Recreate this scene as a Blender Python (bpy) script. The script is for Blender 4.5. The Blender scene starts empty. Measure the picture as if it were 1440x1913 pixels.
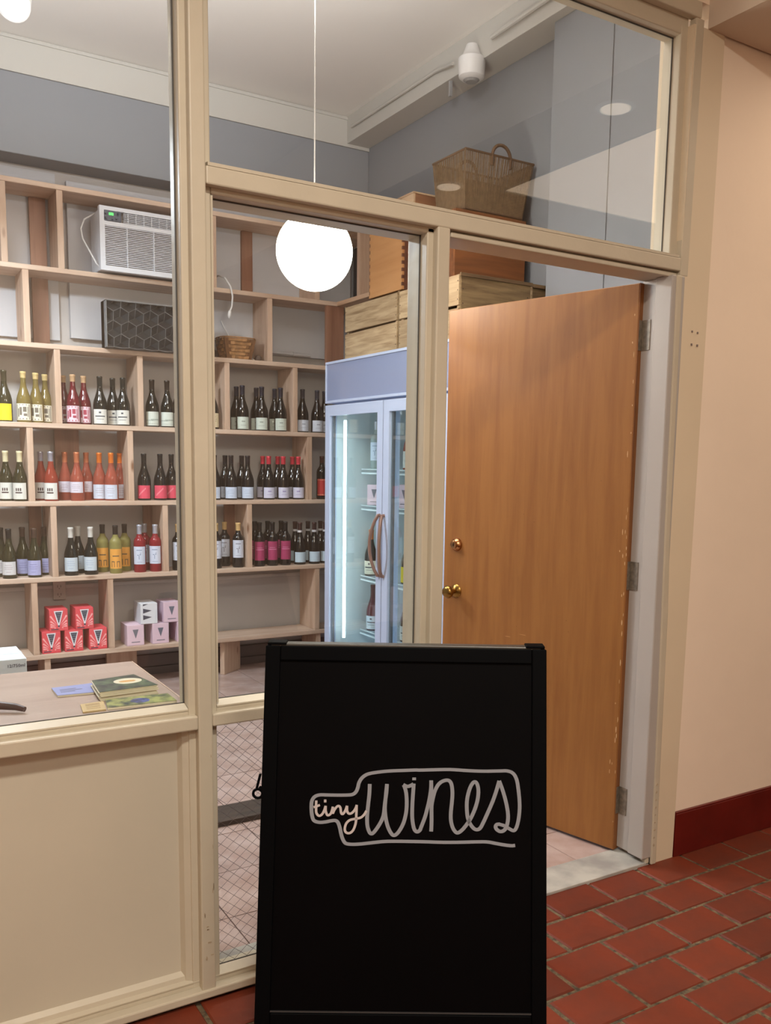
import bpy, bmesh, math, random
from mathutils import Vector, Matrix, Euler

random.seed(7)
R = math.radians
SC = bpy.context.scene
COL = SC.collection

# ---------------------------------------------------------------- camera
CAM_POS = Vector((0.0, -2.12, 1.404))
cam_d = bpy.data.cameras.new('camera')
cam_d.sensor_fit = 'HORIZONTAL'
cam_d.sensor_width = 36.0
cam_d.lens = 36.0 * 1668.5 / 1440.0
cam_d.shift_x = -0.0357
cam_d.shift_y = 0.0914
cam_d.clip_start = 0.02
cam_d.clip_end = 60
cam = bpy.data.objects.new('camera', cam_d)
COL.objects.link(cam)
RX, RY, RZ = (0.848918, -0.52825, 0.017021), (-0.055308, -0.120818, -0.991133), (0.525623, 0.840449, -0.131781)
cam.matrix_world = Matrix.Translation(CAM_POS) @ Matrix((
    (RX[0], -RY[0], -RZ[0]), (RX[1], -RY[1], -RZ[1]), (RX[2], -RY[2], -RZ[2]))).to_4x4()
SC.camera = cam

# ---------------------------------------------------------------- world, lights, exposure
W = bpy.data.worlds.new('world')
SC.world = W
W.use_nodes = True
W.node_tree.nodes['Background'].inputs[0].default_value = (1.0, 0.86, 0.72, 1)
W.node_tree.nodes['Background'].inputs[1].default_value = 0.06
SC.view_settings.view_transform = 'Standard'
SC.view_settings.look = 'None'
SC.view_settings.gamma = 1.0
SC.view_settings.use_curve_mapping = False
SC.view_settings.exposure = 0.0

WARM = (1.0, 0.95, 0.86)
UPC = (0.95, 0.97, 1.0)
WARMER = (1.0, 0.74, 0.46)
COOL = (0.84, 0.92, 1.0)


def area(name, loc, size, power, col, rot=(0, 0, 0), size_y=None, spread=180):
    l = bpy.data.lights.new(name, 'AREA')
    l.energy = power
    l.color = col
    l.size = size
    if size_y:
        l.shape = 'RECTANGLE'
        l.size_y = size_y
    l.spread = R(spread)
    o = bpy.data.objects.new(name, l)
    o.location = loc
    o.rotation_euler = rot
    COL.objects.link(o)
    return o


# corridor ceiling lights (above and behind the photographer)
area('corridor_light', (0.2, -2.0, 3.24), 0.24, 80, WARM)
area('corridor_light_rear', (0.3, -3.6, 3.24), 0.6, 60, WARM)
# unseen panels added to brighten the shop: light down, some up to the ceiling
area('shop_fill', (0.33, 2.35, 2.725), 0.50, 68, COOL, size_y=0.30)
area('shop_fill_up', (0.33, 2.35, 2.79), 0.50, 6, UPC, rot=(math.pi, 0, 0), size_y=0.30)
area('shop_fill_front_up', (1.30, 0.42, 3.165), 0.50, 86, (0.98, 0.97, 1.0), rot=(R(138), 0, 0), size_y=0.12, spread=120)
area('shop_fill_left', (-0.9, 2.2, 2.725), 0.50, 14, COOL, size_y=0.30)
area('shop_fill_left_up', (-0.9, 2.2, 2.79), 0.50, 4, UPC, rot=(math.pi, 0, 0), size_y=0.30)

# ---------------------------------------------------------------- materials


def lin(c):
    return tuple((v / 255 / 12.92) if v / 255 <= 0.04045 else ((v / 255 + 0.055) / 1.055) ** 2.4 for v in c) + (1,)


MATS = {}


def mat(name, rgb, rough=0.6, metal=0.0, bump=0.0, bscale=40, var=0.0, vscale=3, emit=None, estr=0, spec=0.5,
        stretch=(1, 1, 1), rgb2=None, objvar=0.0, coat=0.0, detail=4):
    if name in MATS:
        return MATS[name]
    m = bpy.data.materials.new(name)
    m.use_nodes = True
    nt = m.node_tree
    b = nt.nodes['Principled BSDF']
    b.inputs['Base Color'].default_value = lin(rgb)
    b.inputs['Roughness'].default_value = rough
    b.inputs['Metallic'].default_value = metal
    b.inputs['Specular IOR Level'].default_value = spec
    b.inputs['Coat Weight'].default_value = coat
    tc = nt.nodes.new('ShaderNodeTexCoord')
    mp = nt.nodes.new('ShaderNodeMapping')
    mp.inputs['Scale'].default_value = stretch
    nt.links.new(tc.outputs['Object'], mp.inputs['Vector'])
    src = None
    if var or rgb2:
        n = nt.nodes.new('ShaderNodeTexNoise')
        n.inputs['Scale'].default_value = vscale
        n.inputs['Detail'].default_value = detail
        nt.links.new(mp.outputs[0], n.inputs['Vector'])
        r = nt.nodes.new('ShaderNodeValToRGB')
        c1 = lin(rgb)
        c2 = lin(rgb2) if rgb2 else tuple(max(0, v * (1 - var)) for v in c1[:3]) + (1,)
        r.color_ramp.elements[0].position = 0.35
        r.color_ramp.elements[1].position = 0.65
        r.color_ramp.elements[0].color = c2
        r.color_ramp.elements[1].color = c1
        nt.links.new(n.outputs['Fac'], r.inputs[0])
        src = r.outputs[0]
    if objvar:
        oi = nt.nodes.new('ShaderNodeObjectInfo')
        mr = nt.nodes.new('ShaderNodeMapRange')
        mr.inputs['To Min'].default_value = 1 - objvar
        mr.inputs['To Max'].default_value = 1 + objvar
        nt.links.new(oi.outputs['Random'], mr.inputs['Value'])
        h = nt.nodes.new('ShaderNodeHueSaturation')
        if src:
            nt.links.new(src, h.inputs['Color'])
        else:
            h.inputs['Color'].default_value = lin(rgb)
        nt.links.new(mr.outputs[0], h.inputs['Value'])
        src = h.outputs[0]
    if src:
        nt.links.new(src, b.inputs['Base Color'])
    if bump:
        n2 = nt.nodes.new('ShaderNodeTexNoise')
        n2.inputs['Scale'].default_value = bscale
        n2.inputs['Detail'].default_value = 3
        nt.links.new(mp.outputs[0], n2.inputs['Vector'])
        bp = nt.nodes.new('ShaderNodeBump')
        bp.inputs['Strength'].default_value = bump
        bp.inputs['Distance'].default_value = 0.004
        nt.links.new(n2.outputs['Fac'], bp.inputs['Height'])
        nt.links.new(bp.outputs[0], b.inputs['Normal'])
    if emit:
        b.inputs['Emission Color'].default_value = emit + (1,)
        b.inputs['Emission Strength'].default_value = estr
    MATS[name] = m
    return m


def wood(name, c1, c2, axis='x', rough=0.55, ring=22, objvar=0.05, knots=False):
    """long-grained timber: noise stretched along one object axis plus fine fibres"""
    if name in MATS:
        return MATS[name]
    m = bpy.data.materials.new(name)
    m.use_nodes = True
    nt = m.node_tree
    L = nt.links.new
    b = nt.nodes['Principled BSDF']
    b.inputs['Roughness'].default_value = rough
    tc = nt.nodes.new('ShaderNodeTexCoord')
    oi = nt.nodes.new('ShaderNodeObjectInfo')
    add = nt.nodes.new('ShaderNodeVectorMath')
    add.operation = 'ADD'
    mul = nt.nodes.new('ShaderNodeVectorMath')
    mul.operation = 'SCALE'
    mul.inputs[0].default_value = (3.1, 7.7, 5.3)
    L(oi.outputs['Random'], mul.inputs['Scale'])
    L(tc.outputs['Object'], add.inputs[0])
    L(mul.outputs[0], add.inputs[1])
    mp = nt.nodes.new('ShaderNodeMapping')
    s = {'x': (0.08, 1, 1), 'y': (1, 0.08, 1), 'z': (1, 1, 0.08)}[axis]
    mp.inputs['Scale'].default_value = s
    L(add.outputs[0], mp.inputs['Vector'])
    n = nt.nodes.new('ShaderNodeTexNoise')
    n.inputs['Scale'].default_value = ring
    n.inputs['Detail'].default_value = 5
    n.inputs['Roughness'].default_value = 0.6
    n.inputs['Distortion'].default_value = 0.35
    L(mp.outputs[0], n.inputs['Vector'])
    r = nt.nodes.new('ShaderNodeValToRGB')
    r.color_ramp.elements[0].position = 0.3
    r.color_ramp.elements[1].position = 0.62
    r.color_ramp.elements[0].color = lin(c2)
    r.color_ramp.elements[1].color = lin(c1)
    L(n.outputs['Fac'], r.inputs[0])
    h = nt.nodes.new('ShaderNodeHueSaturation')
    mr = nt.nodes.new('ShaderNodeMapRange')
    mr.inputs['To Min'].default_value = 1 - objvar
    mr.inputs['To Max'].default_value = 1 + objvar
    L(oi.outputs['Random'], mr.inputs['Value'])
    L(mr.outputs[0], h.inputs['Value'])
    L(r.outputs[0], h.inputs['Color'])
    out = h.outputs[0]
    if knots:
        v = nt.nodes.new('ShaderNodeTexVoronoi')
        v.inputs['Scale'].default_value = 5
        mp2 = nt.nodes.new('ShaderNodeMapping')
        mp2.inputs['Scale'].default_value = {'x': (0.4, 1.2, 1.2), 'y': (1.2, 0.4, 1.2), 'z': (1.2, 1.2, 0.4)}[axis]
        L(add.outputs[0], mp2.inputs['Vector'])
        L(mp2.outputs[0], v.inputs['Vector'])
        kr = nt.nodes.new('ShaderNodeValToRGB')
        kr.color_ramp.elements[0].position = 0.03
        kr.color_ramp.elements[1].position = 0.09
        kr.color_ramp.elements[0].color = (0.35, 0.22, 0.14, 1)
        kr.color_ramp.elements[1].color = (1, 1, 1, 1)
        L(v.outputs['Distance'], kr.inputs[0])
        mx = nt.nodes.new('ShaderNodeMix')
        mx.data_type = 'RGBA'
        mx.blend_type = 'MULTIPLY'
        mx.inputs[0].default_value = 1
        L(out, mx.inputs[6])
        L(kr.outputs[0], mx.inputs[7])
        out = mx.outputs[2]
    L(out, b.inputs['Base Color'])
    bp = nt.nodes.new('ShaderNodeBump')
    bp.inputs['Strength'].default_value = 0.25
    bp.inputs['Distance'].default_value = 0.002
    L(n.outputs['Fac'], bp.inputs['Height'])
    L(bp.outputs[0], b.inputs['Normal'])
    MATS[name] = m
    return m


def pane_mat(name, tint=(0.97, 0.985, 0.98), refl=1.0):
    """thin window glass: clear, with real mirror reflections by Fresnel"""
    if name in MATS:
        return MATS[name]
    m = bpy.data.materials.new(name)
    m.use_nodes = True
    nt = m.node_tree
    nt.nodes.clear()
    o = nt.nodes.new('ShaderNodeOutputMaterial')
    t = nt.nodes.new('ShaderNodeBsdfTransparent')
    t.inputs[0].default_value = tint + (1,)
    g = nt.nodes.new('ShaderNodeBsdfGlossy')
    g.inputs['Roughness'].default_value = 0.0
    g.inputs['Color'].default_value = (refl, refl, refl, 1)
    f = nt.nodes.new('ShaderNodeFresnel')
    ge = nt.nodes.new('ShaderNodeNewGeometry')
    mr = nt.nodes.new('ShaderNodeMapRange')
    mr.inputs['To Min'].default_value = 1.5
    mr.inputs['To Max'].default_value = 1 / 1.5
    nt.links.new(ge.outputs['Backfacing'], mr.inputs['Value'])
    nt.links.new(mr.outputs[0], f.inputs[0])
    mx = nt.nodes.new('ShaderNodeMixShader')
    nt.links.new(f.outputs[0], mx.inputs[0])
    nt.links.new(t.outputs[0], mx.inputs[1])
    nt.links.new(g.outputs[0], mx.inputs[2])
    nt.links.new(mx.outputs[0], o.inputs[0])
    MATS[name] = m
    return m


def bottle_glass(name, rgb, clear=0.0, rough=0.06):
    """bottle wall with wine in it: coloured see-through part mixed with a glossy body"""
    if name in MATS:
        return MATS[name]
    m = bpy.data.materials.new(name)
    m.use_nodes = True
    nt = m.node_tree
    b = nt.nodes['Principled BSDF']
    b.inputs['Base Color'].default_value = lin(rgb)
    b.inputs['Roughness'].default_value = rough
    if clear:
        o = nt.nodes['Material Output']
        t = nt.nodes.new('ShaderNodeBsdfTransparent')
        t.inputs[0].default_value = lin(rgb)
        mx = nt.nodes.new('ShaderNodeMixShader')
        mx.inputs[0].default_value = clear
        nt.links.new(b.outputs[0], mx.inputs[1])
        nt.links.new(t.outputs[0], mx.inputs[2])
        nt.links.new(mx.outputs[0], o.inputs[0])
    MATS[name] = m
    return m


PAINT = mat('cream_paint', (196, 184, 162), 0.42, bump=0.35, bscale=22, var=0.06, vscale=5)
PAINT_IN = mat('interior_frame_paint', (176, 168, 160), 0.45, bump=0.2, bscale=25, var=0.05)
PANEL = mat('panel_paint', (198, 188, 168), 0.38, bump=0.12, bscale=9, var=0.05, vscale=2.5)
WALLW = mat('corridor_wall_paint', (242, 222, 200), 0.55, bump=0.35, bscale=14, var=0.05, vscale=2)
CASING = mat('casing_paint', (220, 202, 174), 0.5, bump=0.2, bscale=14, var=0.05, vscale=2)
SOFFIT = mat('soffit_paint', (206, 188, 168), 0.7, bump=0.1)
HCEIL = mat('corridor_ceiling_paint', (206, 190, 170), 0.7)
SCEIL = mat('shop_ceiling_paint', (236, 232, 226), 0.75, bump=0.05)
SWHITE = mat('shop_white_paint', (188, 185, 178), 0.6)
SGREY = mat('shop_grey_paint', (132, 135, 140), 0.6, bump=0.06, bscale=10)
STAUPE = mat('shop_taupe_paint', (192, 186, 182), 0.62, bump=0.15, bscale=14, var=0.06, vscale=3)
SLIGHT = mat('shop_light_board_paint', (196, 196, 200), 0.6)
REDBASE = mat('oxblood_gloss_paint', (104, 26, 20), 0.28, var=0.25, vscale=6, bump=0.1)
DARKBASE = mat('dark_base_paint', (120, 106, 100), 0.6)
BRICKT = mat('quarry_tile', (110, 45, 25), 0.55, spec=0.3, var=0.22, vscale=7, bump=0.25, bscale=30, objvar=0.2, rgb2=(94, 44, 30))
GROUT = mat('grey_grout', (112, 94, 68), 0.9, bump=1.0, bscale=90, vscale=60, rgb2=(62, 52, 38))
PINKT = mat('shop_floor_tile', (190, 168, 160), 0.15, var=0.12, vscale=8, objvar=0.05, bump=0.05, rgb2=(170, 144, 134))
PGROUT = mat('shop_grout', (140, 122, 116), 0.9)
MARBLE = mat('worn_marble', (186, 182, 172), 0.45, vscale=9, rgb2=(150, 146, 140), bump=0.2, bscale=30)
PINE = wood('pine_board', (208, 184, 164), (186, 156, 134), 'x', knots=True)
PINEV = wood('pine_upright', (204, 176, 154), (178, 146, 122), 'z', knots=True)
STUD = wood('redder_stud', (150, 108, 86), (122, 82, 62), 'z')
DOORW = wood('door_veneer', (148, 98, 46), (132, 83, 35), 'z', rough=0.45, ring=26, objvar=0)
DOOREDGE = wood('door_edge_wood', (142, 88, 40), (96, 54, 22), 'z', rough=0.5)
COUNTER = wood('counter_ply', (182, 162, 150), (166, 144, 132), 'x', rough=0.35, ring=10)
CRATE = wood('weathered_crate', (174, 152, 120), (128, 104, 74), 'y', rough=0.8, ring=55, objvar=0.12)
CRATEO = wood('orange_crate', (176, 130, 84), (150, 102, 58), 'y', rough=0.6, ring=10)
CRATEX = wood('brown_crate', (124, 76, 38), (84, 48, 22), 'x', rough=0.55, ring=14)
WICK = mat('wicker', (178, 130, 82), 0.7, bump=0.8, bscale=90, var=0.4, vscale=30)
CORD = mat('seagrass_cord', (124, 100, 72), 0.85, bump=0.8, bscale=120, var=0.3, vscale=40)
CORDD = mat('dark_seagrass', (96, 72, 50), 0.85, bump=0.8, bscale=120)
BLACK = mat('black_enamel', (3, 3, 4), 0.6, spec=0.05)
BOARD = mat('chalkboard', (3, 2, 3), 0.55, var=0.3, vscale=4, spec=0.05)
DARKAL = mat('dark_aluminium', (86, 84, 80), 0.35, metal=0.7)
CHALK = mat('paint_pen_white', (128, 128, 132), 0.8)
CHALK2 = mat('paint_pen_pink_white', (176, 164, 160), 0.8)
BRASS = mat('aged_brass', (150, 116, 60), 0.28, metal=1.0)
BRONZE = mat('rosy_brass', (176, 128, 86), 0.25, metal=1.0)
HINGE = mat('paint_spattered_steel', (150, 138, 122), 0.45, metal=0.5, var=0.4, vscale=60)
ACW = mat('ac_white_plastic', (226, 230, 238), 0.4)
ACD = mat('ac_dark_plastic', (70, 78, 92), 0.4)
ACG = mat('ac_grey_recess', (120, 112, 106), 0.6)
GREENLED = mat('green_display', (20, 120, 30), 0.4, emit=(0.1, 1.0, 0.15), estr=1.6)
FRW = mat('fridge_white', (190, 204, 232), 0.35)
FRH = mat('fridge_header_panel', (140, 152, 184), 0.12, spec=0.6)
FRIN = mat('fridge_liner', (206, 218, 222), 0.4)
FRDK = mat('fridge_gasket', (84, 88, 96), 0.5)
HANDLE = mat('brown_handle', (128, 96, 84), 0.35)
LED = mat('led_tube', (240, 250, 255), 0.4, emit=(0.80, 0.93, 1.0), estr=9)
GLOBE = mat('opal_globe', (255, 250, 235), 0.3, emit=(1.0, 0.90, 0.76), estr=36.0)
TUBE = mat('fluorescent_tube', (250, 252, 255), 0.4, emit=(0.82, 0.92, 1.0), estr=6)
DLTRIM = mat('downlight_lens', (255, 240, 220), 0.4, emit=(1.0, 0.86, 0.68), estr=2.4)
CEILLIT = mat('lit_surface_glow', (255, 240, 220), 0.5, emit=(1.0, 0.80, 0.60), estr=1.9)  # glow stands in for a lit surface and brightens the right wall
WHITEP = mat('white_plastic', (224, 222, 220), 0.4)
GREYP = mat('grey_plastic', (150, 150, 150), 0.5)
BEIGEP = mat('beige_plastic', (176, 164, 152), 0.5)
DKSCREEN = mat('breeze_dark', (58, 58, 60), 0.35, spec=0.6)
DKSCREEN2 = mat('breeze_black', (22, 22, 24), 0.4)
DKSCREEN3 = mat('breeze_edge', (104, 104, 104), 0.35)
DKBOARD = wood('dark_board', (72, 58, 48), (46, 36, 29), 'x', rough=0.6)
DKWINDOW = mat('dark_window', (42, 44, 46), 0.1)
WIRE = mat('wire', (96, 84, 84), 0.5, metal=0.3)
SEAL = mat('glazing_seal', (74, 70, 64), 0.7)
GLASS = pane_mat('window_glass')
FGLASS = pane_mat('fridge_glass', (0.93, 0.975, 0.97))
REDBOX = mat('coral_card', (222, 78, 88), 0.6)
REDBOXD = mat('red_card', (206, 52, 66), 0.6)
PALEBOX = mat('pale_pink_card', (228, 200, 214), 0.6)
WHITEBOX = mat('white_card', (226, 228, 234), 0.6)
CARTON = mat('white_carton', (216, 226, 232), 0.6)
INK = mat('dark_ink', (58, 60, 78), 0.7)
INKG = mat('grey_ink', (110, 110, 122), 0.7)
BLUEP = mat('periwinkle_paper', (138, 144, 190), 0.5)
CREAMP = mat('cream_paper', (214, 204, 178), 0.6)
TANP = mat('tan_paper', (186, 160, 112), 0.6)
PHOTO = mat('photo_print', (96, 112, 84), 0.4, vscale=26, rgb2=(46, 44, 48), detail=6)
PHOTO2 = mat('photo_print_green', (158, 160, 96), 0.4, vscale=34, rgb2=(44, 58, 52), detail=6)
PHOTO3 = mat('photo_print_blue', (84, 92, 150), 0.4, vscale=60, rgb2=(44, 50, 70))

# ---------------------------------------------------------------- mesh helpers


class MB:
    def __init__(s):
        s.v, s.f, s.mi = [], [], []
        s.cur = 0

    def quad_faces(s, n, fs):
        for f in fs:
            s.f.append(tuple(n + i for i in f))
            s.mi.append(s.cur)

    def box(s, x0, x1, y0, y1, z0, z1, m=None):
        n = len(s.v)
        p = [(x0, y0, z0), (x1, y0, z0), (x1, y1, z0), (x0, y1, z0), (x0, y0, z1), (x1, y0, z1), (x1, y1, z1), (x0, y1, z1)]
        s.v += [tuple(m @ Vector(q)) for q in p] if m else p
        s.quad_faces(n, [(0, 3, 2, 1), (4, 5, 6, 7), (0, 1, 5, 4), (1, 2, 6, 5), (2, 3, 7, 6), (3, 0, 4, 7)])
        return s

    def hexa(s, pts):
        n = len(s.v)
        s.v += [tuple(p) for p in pts]
        s.quad_faces(n, [(0, 3, 2, 1), (4, 5, 6, 7), (0, 1, 5, 4), (1, 2, 6, 5), (2, 3, 7, 6), (3, 0, 4, 7)])
        return s

    def prism(s, poly, a, b, plane='xz'):
        """extrude a polygon; plane xz -> along y, yz -> along x, xy -> along z"""
        n = len(s.v)
        k = len(poly)
        for t in (a, b):
            for (p, q) in poly:
                s.v.append((p, t, q) if plane == 'xz' else (t, p, q) if plane == 'yz' else (p, q, t))
        s.f.append(tuple(n + i for i in range(k)))
        s.f.append(tuple(n + k + i for i in reversed(range(k))))
        s.mi += [s.cur, s.cur]
        for i in range(k):
            j = (i + 1) % k
            s.f.append((n + i, n + k + i, n + k + j, n + j))
            s.mi.append(s.cur)
        return s

    def lathe(s, prof, seg=20, c=(0, 0, 0), axis=None):
        """profile of (r, z) about z; axis: optional Vector direction for z"""
        n = len(s.v)
        q = Vector((0, 0, 1)).rotation_difference(Vector(axis)) if axis is not None else None
        for r, z in prof:
            for i in range(seg):
                a = 2 * math.pi * i / seg
                p = Vector((r * math.cos(a), r * math.sin(a), z))
                if q:
                    p = q @ p
                s.v.append((p.x + c[0], p.y + c[1], p.z + c[2]))
        for k in range(len(prof) - 1):
            for i in range(seg):
                j = (i + 1) % seg
                s.f.append((n + k * seg + i, n + k * seg + j, n + (k + 1) * seg + j, n + (k + 1) * seg + i))
                s.mi.append(s.cur)
        s.f.append(tuple(n + i for i in reversed(range(seg))))
        s.f.append(tuple(n + (len(prof) - 1) * seg + i for i in range(seg)))
        s.mi += [s.cur, s.cur]
        return s

    def tube(s, pts, r, seg=8):
        pts = [Vector(p) for p in pts]
        n = len(s.v)
        rs = r if isinstance(r, (list, tuple)) else [r] * len(pts)
        prev = None
        for k, p in enumerate(pts):
            d = (pts[min(k + 1, len(pts) - 1)] - pts[max(k - 1, 0)]).normalized()
            u = d.orthogonal().normalized() if prev is None else (prev - d * prev.dot(d)).normalized()
            prev = u
            w = d.cross(u)
            for i in range(seg):
                a = 2 * math.pi * i / seg
                s.v.append(tuple(p + (u * math.cos(a) + w * math.sin(a)) * rs[k]))
        for k in range(len(pts) - 1):
            for i in range(seg):
                j = (i + 1) % seg
                s.f.append((n + k * seg + i, n + k * seg + j, n + (k + 1) * seg + j, n + (k + 1) * seg + i))
                s.mi.append(s.cur)
        s.f.append(tuple(n + i for i in reversed(range(seg))))
        s.f.append(tuple(n + (len(pts) - 1) * seg + i for i in range(seg)))
        s.mi += [s.cur, s.cur]
        return s

    def arcpatch(s, r, a0, a1, z0, z1, seg=8, th=0.0004):
        """piece of a cylinder wall (labels and their print); angles in degrees, -90 = towards -y"""
        n = len(s.v)
        for rr in (r, r + th):
            for z in (z0, z1):
                for i in range(seg + 1):
                    a = R(a0 + (a1 - a0) * i / seg)
                    s.v.append((rr * math.cos(a), rr * math.sin(a), z))
        k = seg + 1
        for i in range(seg):
            s.f.append((n + 2 * k + i, n + 2 * k + i + 1, n + 3 * k + i + 1, n + 3 * k + i))
            s.f.append((n + i, n + k + i, n + k + i + 1, n + i + 1))
            s.f.append((n + i, n + i + 1, n + 2 * k + i + 1, n + 2 * k + i))
            s.f.append((n + k + i, n + 3 * k + i, n + 3 * k + i + 1, n + k + i + 1))
            s.mi += [s.cur] * 4
        return s

    def mesh(s, name, mats, off=(0, 0, 0), smooth=False):
        me = bpy.data.meshes.new(name)
        o = Vector(off)
        me.from_pydata([tuple(Vector(v) - o) for v in s.v], [], s.f)
        for m in (mats if isinstance(mats, (list, tuple)) else [mats]):
            me.materials.append(m)
        me.polygons.foreach_set('material_index', s.mi)
        if smooth:
            me.polygons.foreach_set('use_smooth', [True] * len(me.polygons))
        me.update()
        return me


OFF = {}


def tag(o, label=None, cat=None, group=None, kind=None):
    if label:
        o['label'] = label
    if cat:
        o['category'] = cat
    if group:
        o['group'] = group
    if kind:
        o['kind'] = kind
    return o


def thing(name, loc, label, cat, group=None, rz=0.0):
    o = bpy.data.objects.new(name, None)
    o.location = loc
    o.rotation_euler = (0, 0, rz)
    o.empty_display_size = 0.05
    COL.objects.link(o)
    OFF[o.as_pointer()] = Vector(loc)
    return tag(o, label, cat, group)


def put(name, mb, m, parent=None, local=False, bevel=0.0, smooth=False, label=None, kind=None, off=None):
    """link one mesh object; world coordinates unless local (then in the parent's frame)"""
    if parent is not None:
        base = Vector((0, 0, 0)) if local else OFF[parent.as_pointer()]
    else:
        base = Vector(off) if off is not None else Vector((0, 0, 0))
    me = mb if isinstance(mb, bpy.types.Mesh) else mb.mesh(name, m, base, smooth)
    o = bpy.data.objects.new(name, me)
    COL.objects.link(o)
    if parent is not None:
        o.parent = parent
        OFF[o.as_pointer()] = OFF[parent.as_pointer()]
    else:
        o.location = base
        OFF[o.as_pointer()] = base
    if bevel:
        b = o.modifiers.new('bevel', 'BEVEL')
        b.width = bevel
        b.segments = 2
        b.limit_method = 'ANGLE'
    if smooth:
        es = o.modifiers.new('split', 'EDGE_SPLIT')
        es.split_angle = R(42)
    if label:
        o['label'] = label
    if kind:
        o['kind'] = kind
    return o


def struct(name, mb, m, bevel=0.0, off=(0, 0, 0)):
    return put(name, mb, m, None, bevel=bevel, kind='structure', off=off)


def sbase(name, loc):
    o = bpy.data.objects.new(name, None)
    o.location = loc
    COL.objects.link(o)
    OFF[o.as_pointer()] = Vector(loc)
    o['kind'] = 'structure'
    return o


def copy_tree(o, parent=None):
    c = o.copy()
    COL.objects.link(c)
    c.parent = parent
    OFF[c.as_pointer()] = OFF.get(o.as_pointer(), Vector((0, 0, 0)))
    for ch in list(o.children):
        copy_tree(ch, c)
    return c


def text_mesh(txt, size, depth=0.0006):
    cu = bpy.data.curves.new('lettering', 'FONT')
    cu.body = txt
    cu.size = size
    cu.extrude = depth
    cu.align_x = 'CENTER'
    cu.align_y = 'CENTER'
    cu.resolution_u = 2
    ob = bpy.data.objects.new('lettering', cu)
    COL.objects.link(ob)
    dg = bpy.context.evaluated_depsgraph_get()
    me = bpy.data.meshes.new_from_object(ob.evaluated_get(dg))
    bpy.data.objects.remove(ob)
    bpy.data.curves.remove(cu)
    return me


B = MB
# ================================================================= STRUCTURE
FZ = -0.004            # corridor floor level
# ---- corridor floor: mortar bed with individual quarry tiles
fl = struct('floor', B().box(-2.6, 5.2, -4.6, 0.02, -0.12, FZ - 0.0045), GROUT)
tile_me = B()
tile_me.box(0.006, 0.220, -0.150, -0.0055, -0.02, 0.0)
tile_me = tile_me.mesh('tile', BRICKT)
bmt = bmesh.new()
bmt.from_mesh(tile_me)
bmesh.ops.bevel(bmt, geom=[e for e in bmt.edges if all(v.co.z > -0.001 for v in e.verts)], offset=0.004, segments=1, affect='EDGES')
bmt.to_mesh(tile_me)
bmt.free()
rest = B()
cnt = 0
PX, PY = 0.2265, 0.1555
for r in range(28):
    y = 0.018 - PY * r
    for k in range(-12, 24):
        x = 2.050 + (PX * 0.5 if r % 2 else 0.0) - PX * 10 + PX * k + (0.004 if r % 4 == 1 else 0)
        if x < -2.5 or x > 4.6:
            continue
        near = -0.15 < x < 3.35 and y > -2.3 and cnt < 290
        if near:
            o = bpy.data.objects.new('tile', tile_me)
            COL.objects.link(o)
            o.parent = fl
            o.location = (x + random.uniform(-.0015, .0015), y + random.uniform(-.0015, .0015), FZ + random.uniform(-.0012, .0008))
            o.rotation_euler = (random.uniform(-.004, .004), random.uniform(-.004, .004), random.uniform(-.006, .006))
            cnt += 1
        else:
            rest.box(x + .004, x + .221, y - .151, y - .004, FZ - .02, FZ)
put('tile_field', rest, BRICKT, fl, kind='stuff')

# ---- shop floor
fs = struct('floor', B().box(-1.8, 3.3, 0.02, 3.9, -0.12, -0.008), PGROUT)
stile = B().box(0.002, 0.303, 0.002, 0.303, -0.02, 0.0).mesh('tile', PINKT)
for i in range(-7, 8):
    for j in range(0, 12):
        o = bpy.data.objects.new('tile', stile)
        COL.objects.link(o)
        o.parent = fs
        o.location = (0.912 + 0.305 * i, 0.075 + 0.305 * j, random.uniform(-.0006, .0004))

# marble curb under the glazing and door threshold
struct('trim_1', B().box(-1.2, 1.40, 0.10, 0.19, -0.01, 0.012), MARBLE, bevel=0.003)
struct('trim_2', B().prism([(1.437, 0.0), (2.36, 0.0), (2.33, 0.145), (1.437, 0.15)], -0.02, 0.006, 'xy'), MARBLE, bevel=0.003)

# ---- walls of the corridor
struct('wall_right', B().box(2.474, 5.2, 0.012, 0.14, -0.02, 3.7), WALLW)
struct('trim_3', B().prism([(2.34, -0.02), (2.462, -0.02), (2.486, 2.80), (2.34, 2.80)], 0.0, 0.14), CASING)
struct('baseboard_right', B().box(2.468, 5.2, -0.004, 0.012, FZ, 0.158).box(2.47, 5.2, -0.001, 0.012, 0.158, 0.164), REDBASE, bevel=0.002)
struct('wall_front', B().box(-2.6, -1.2, 0.0, 0.14, -0.02, 3.7).box(-1.2, 2.474, 0.0, 0.14, 2.872, 3.7), WALLW)
struct('wall_back', B().box(-2.6, 5.2, -4.7, -4.6, -0.1, 3.4), WALLW)
struct('wall_left', B().box(-2.7, -2.6, -4.7, 0.14, -0.1, 3.4), WALLW)
struct('ceiling', B().box(-2.7, 2.41, -4.7, 0.0, 3.30, 3.40), HCEIL)
struct('trim_4', B().box(2.405, 2.90, -4.7, 0.0, 2.80, 3.4).box(2.90, 5.2, -4.7, -1.62, 2.80, 3.4).box(2.90, 5.2, -1.62, 0.0, 3.0, 3.4), SOFFIT)
lp = sbase('trim_5', (3.5, -0.81, 2.80))
put('glow_panel', B().box(2.91, 5.1, -1.60, -0.02, 2.802, 2.83), CEILLIT, lp)  # no real lamp: added glow in place of a warm-lit corridor surface
put('panel_rim', B().box(2.90, 2.912, -1.62, -0.01, 2.796, 2.84).box(2.90, 5.11, -1.62, -1.60, 2.796, 2.84).box(5.10, 5.115, -1.62, -0.01, 2.796, 2.84), SWHITE, lp)

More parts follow.
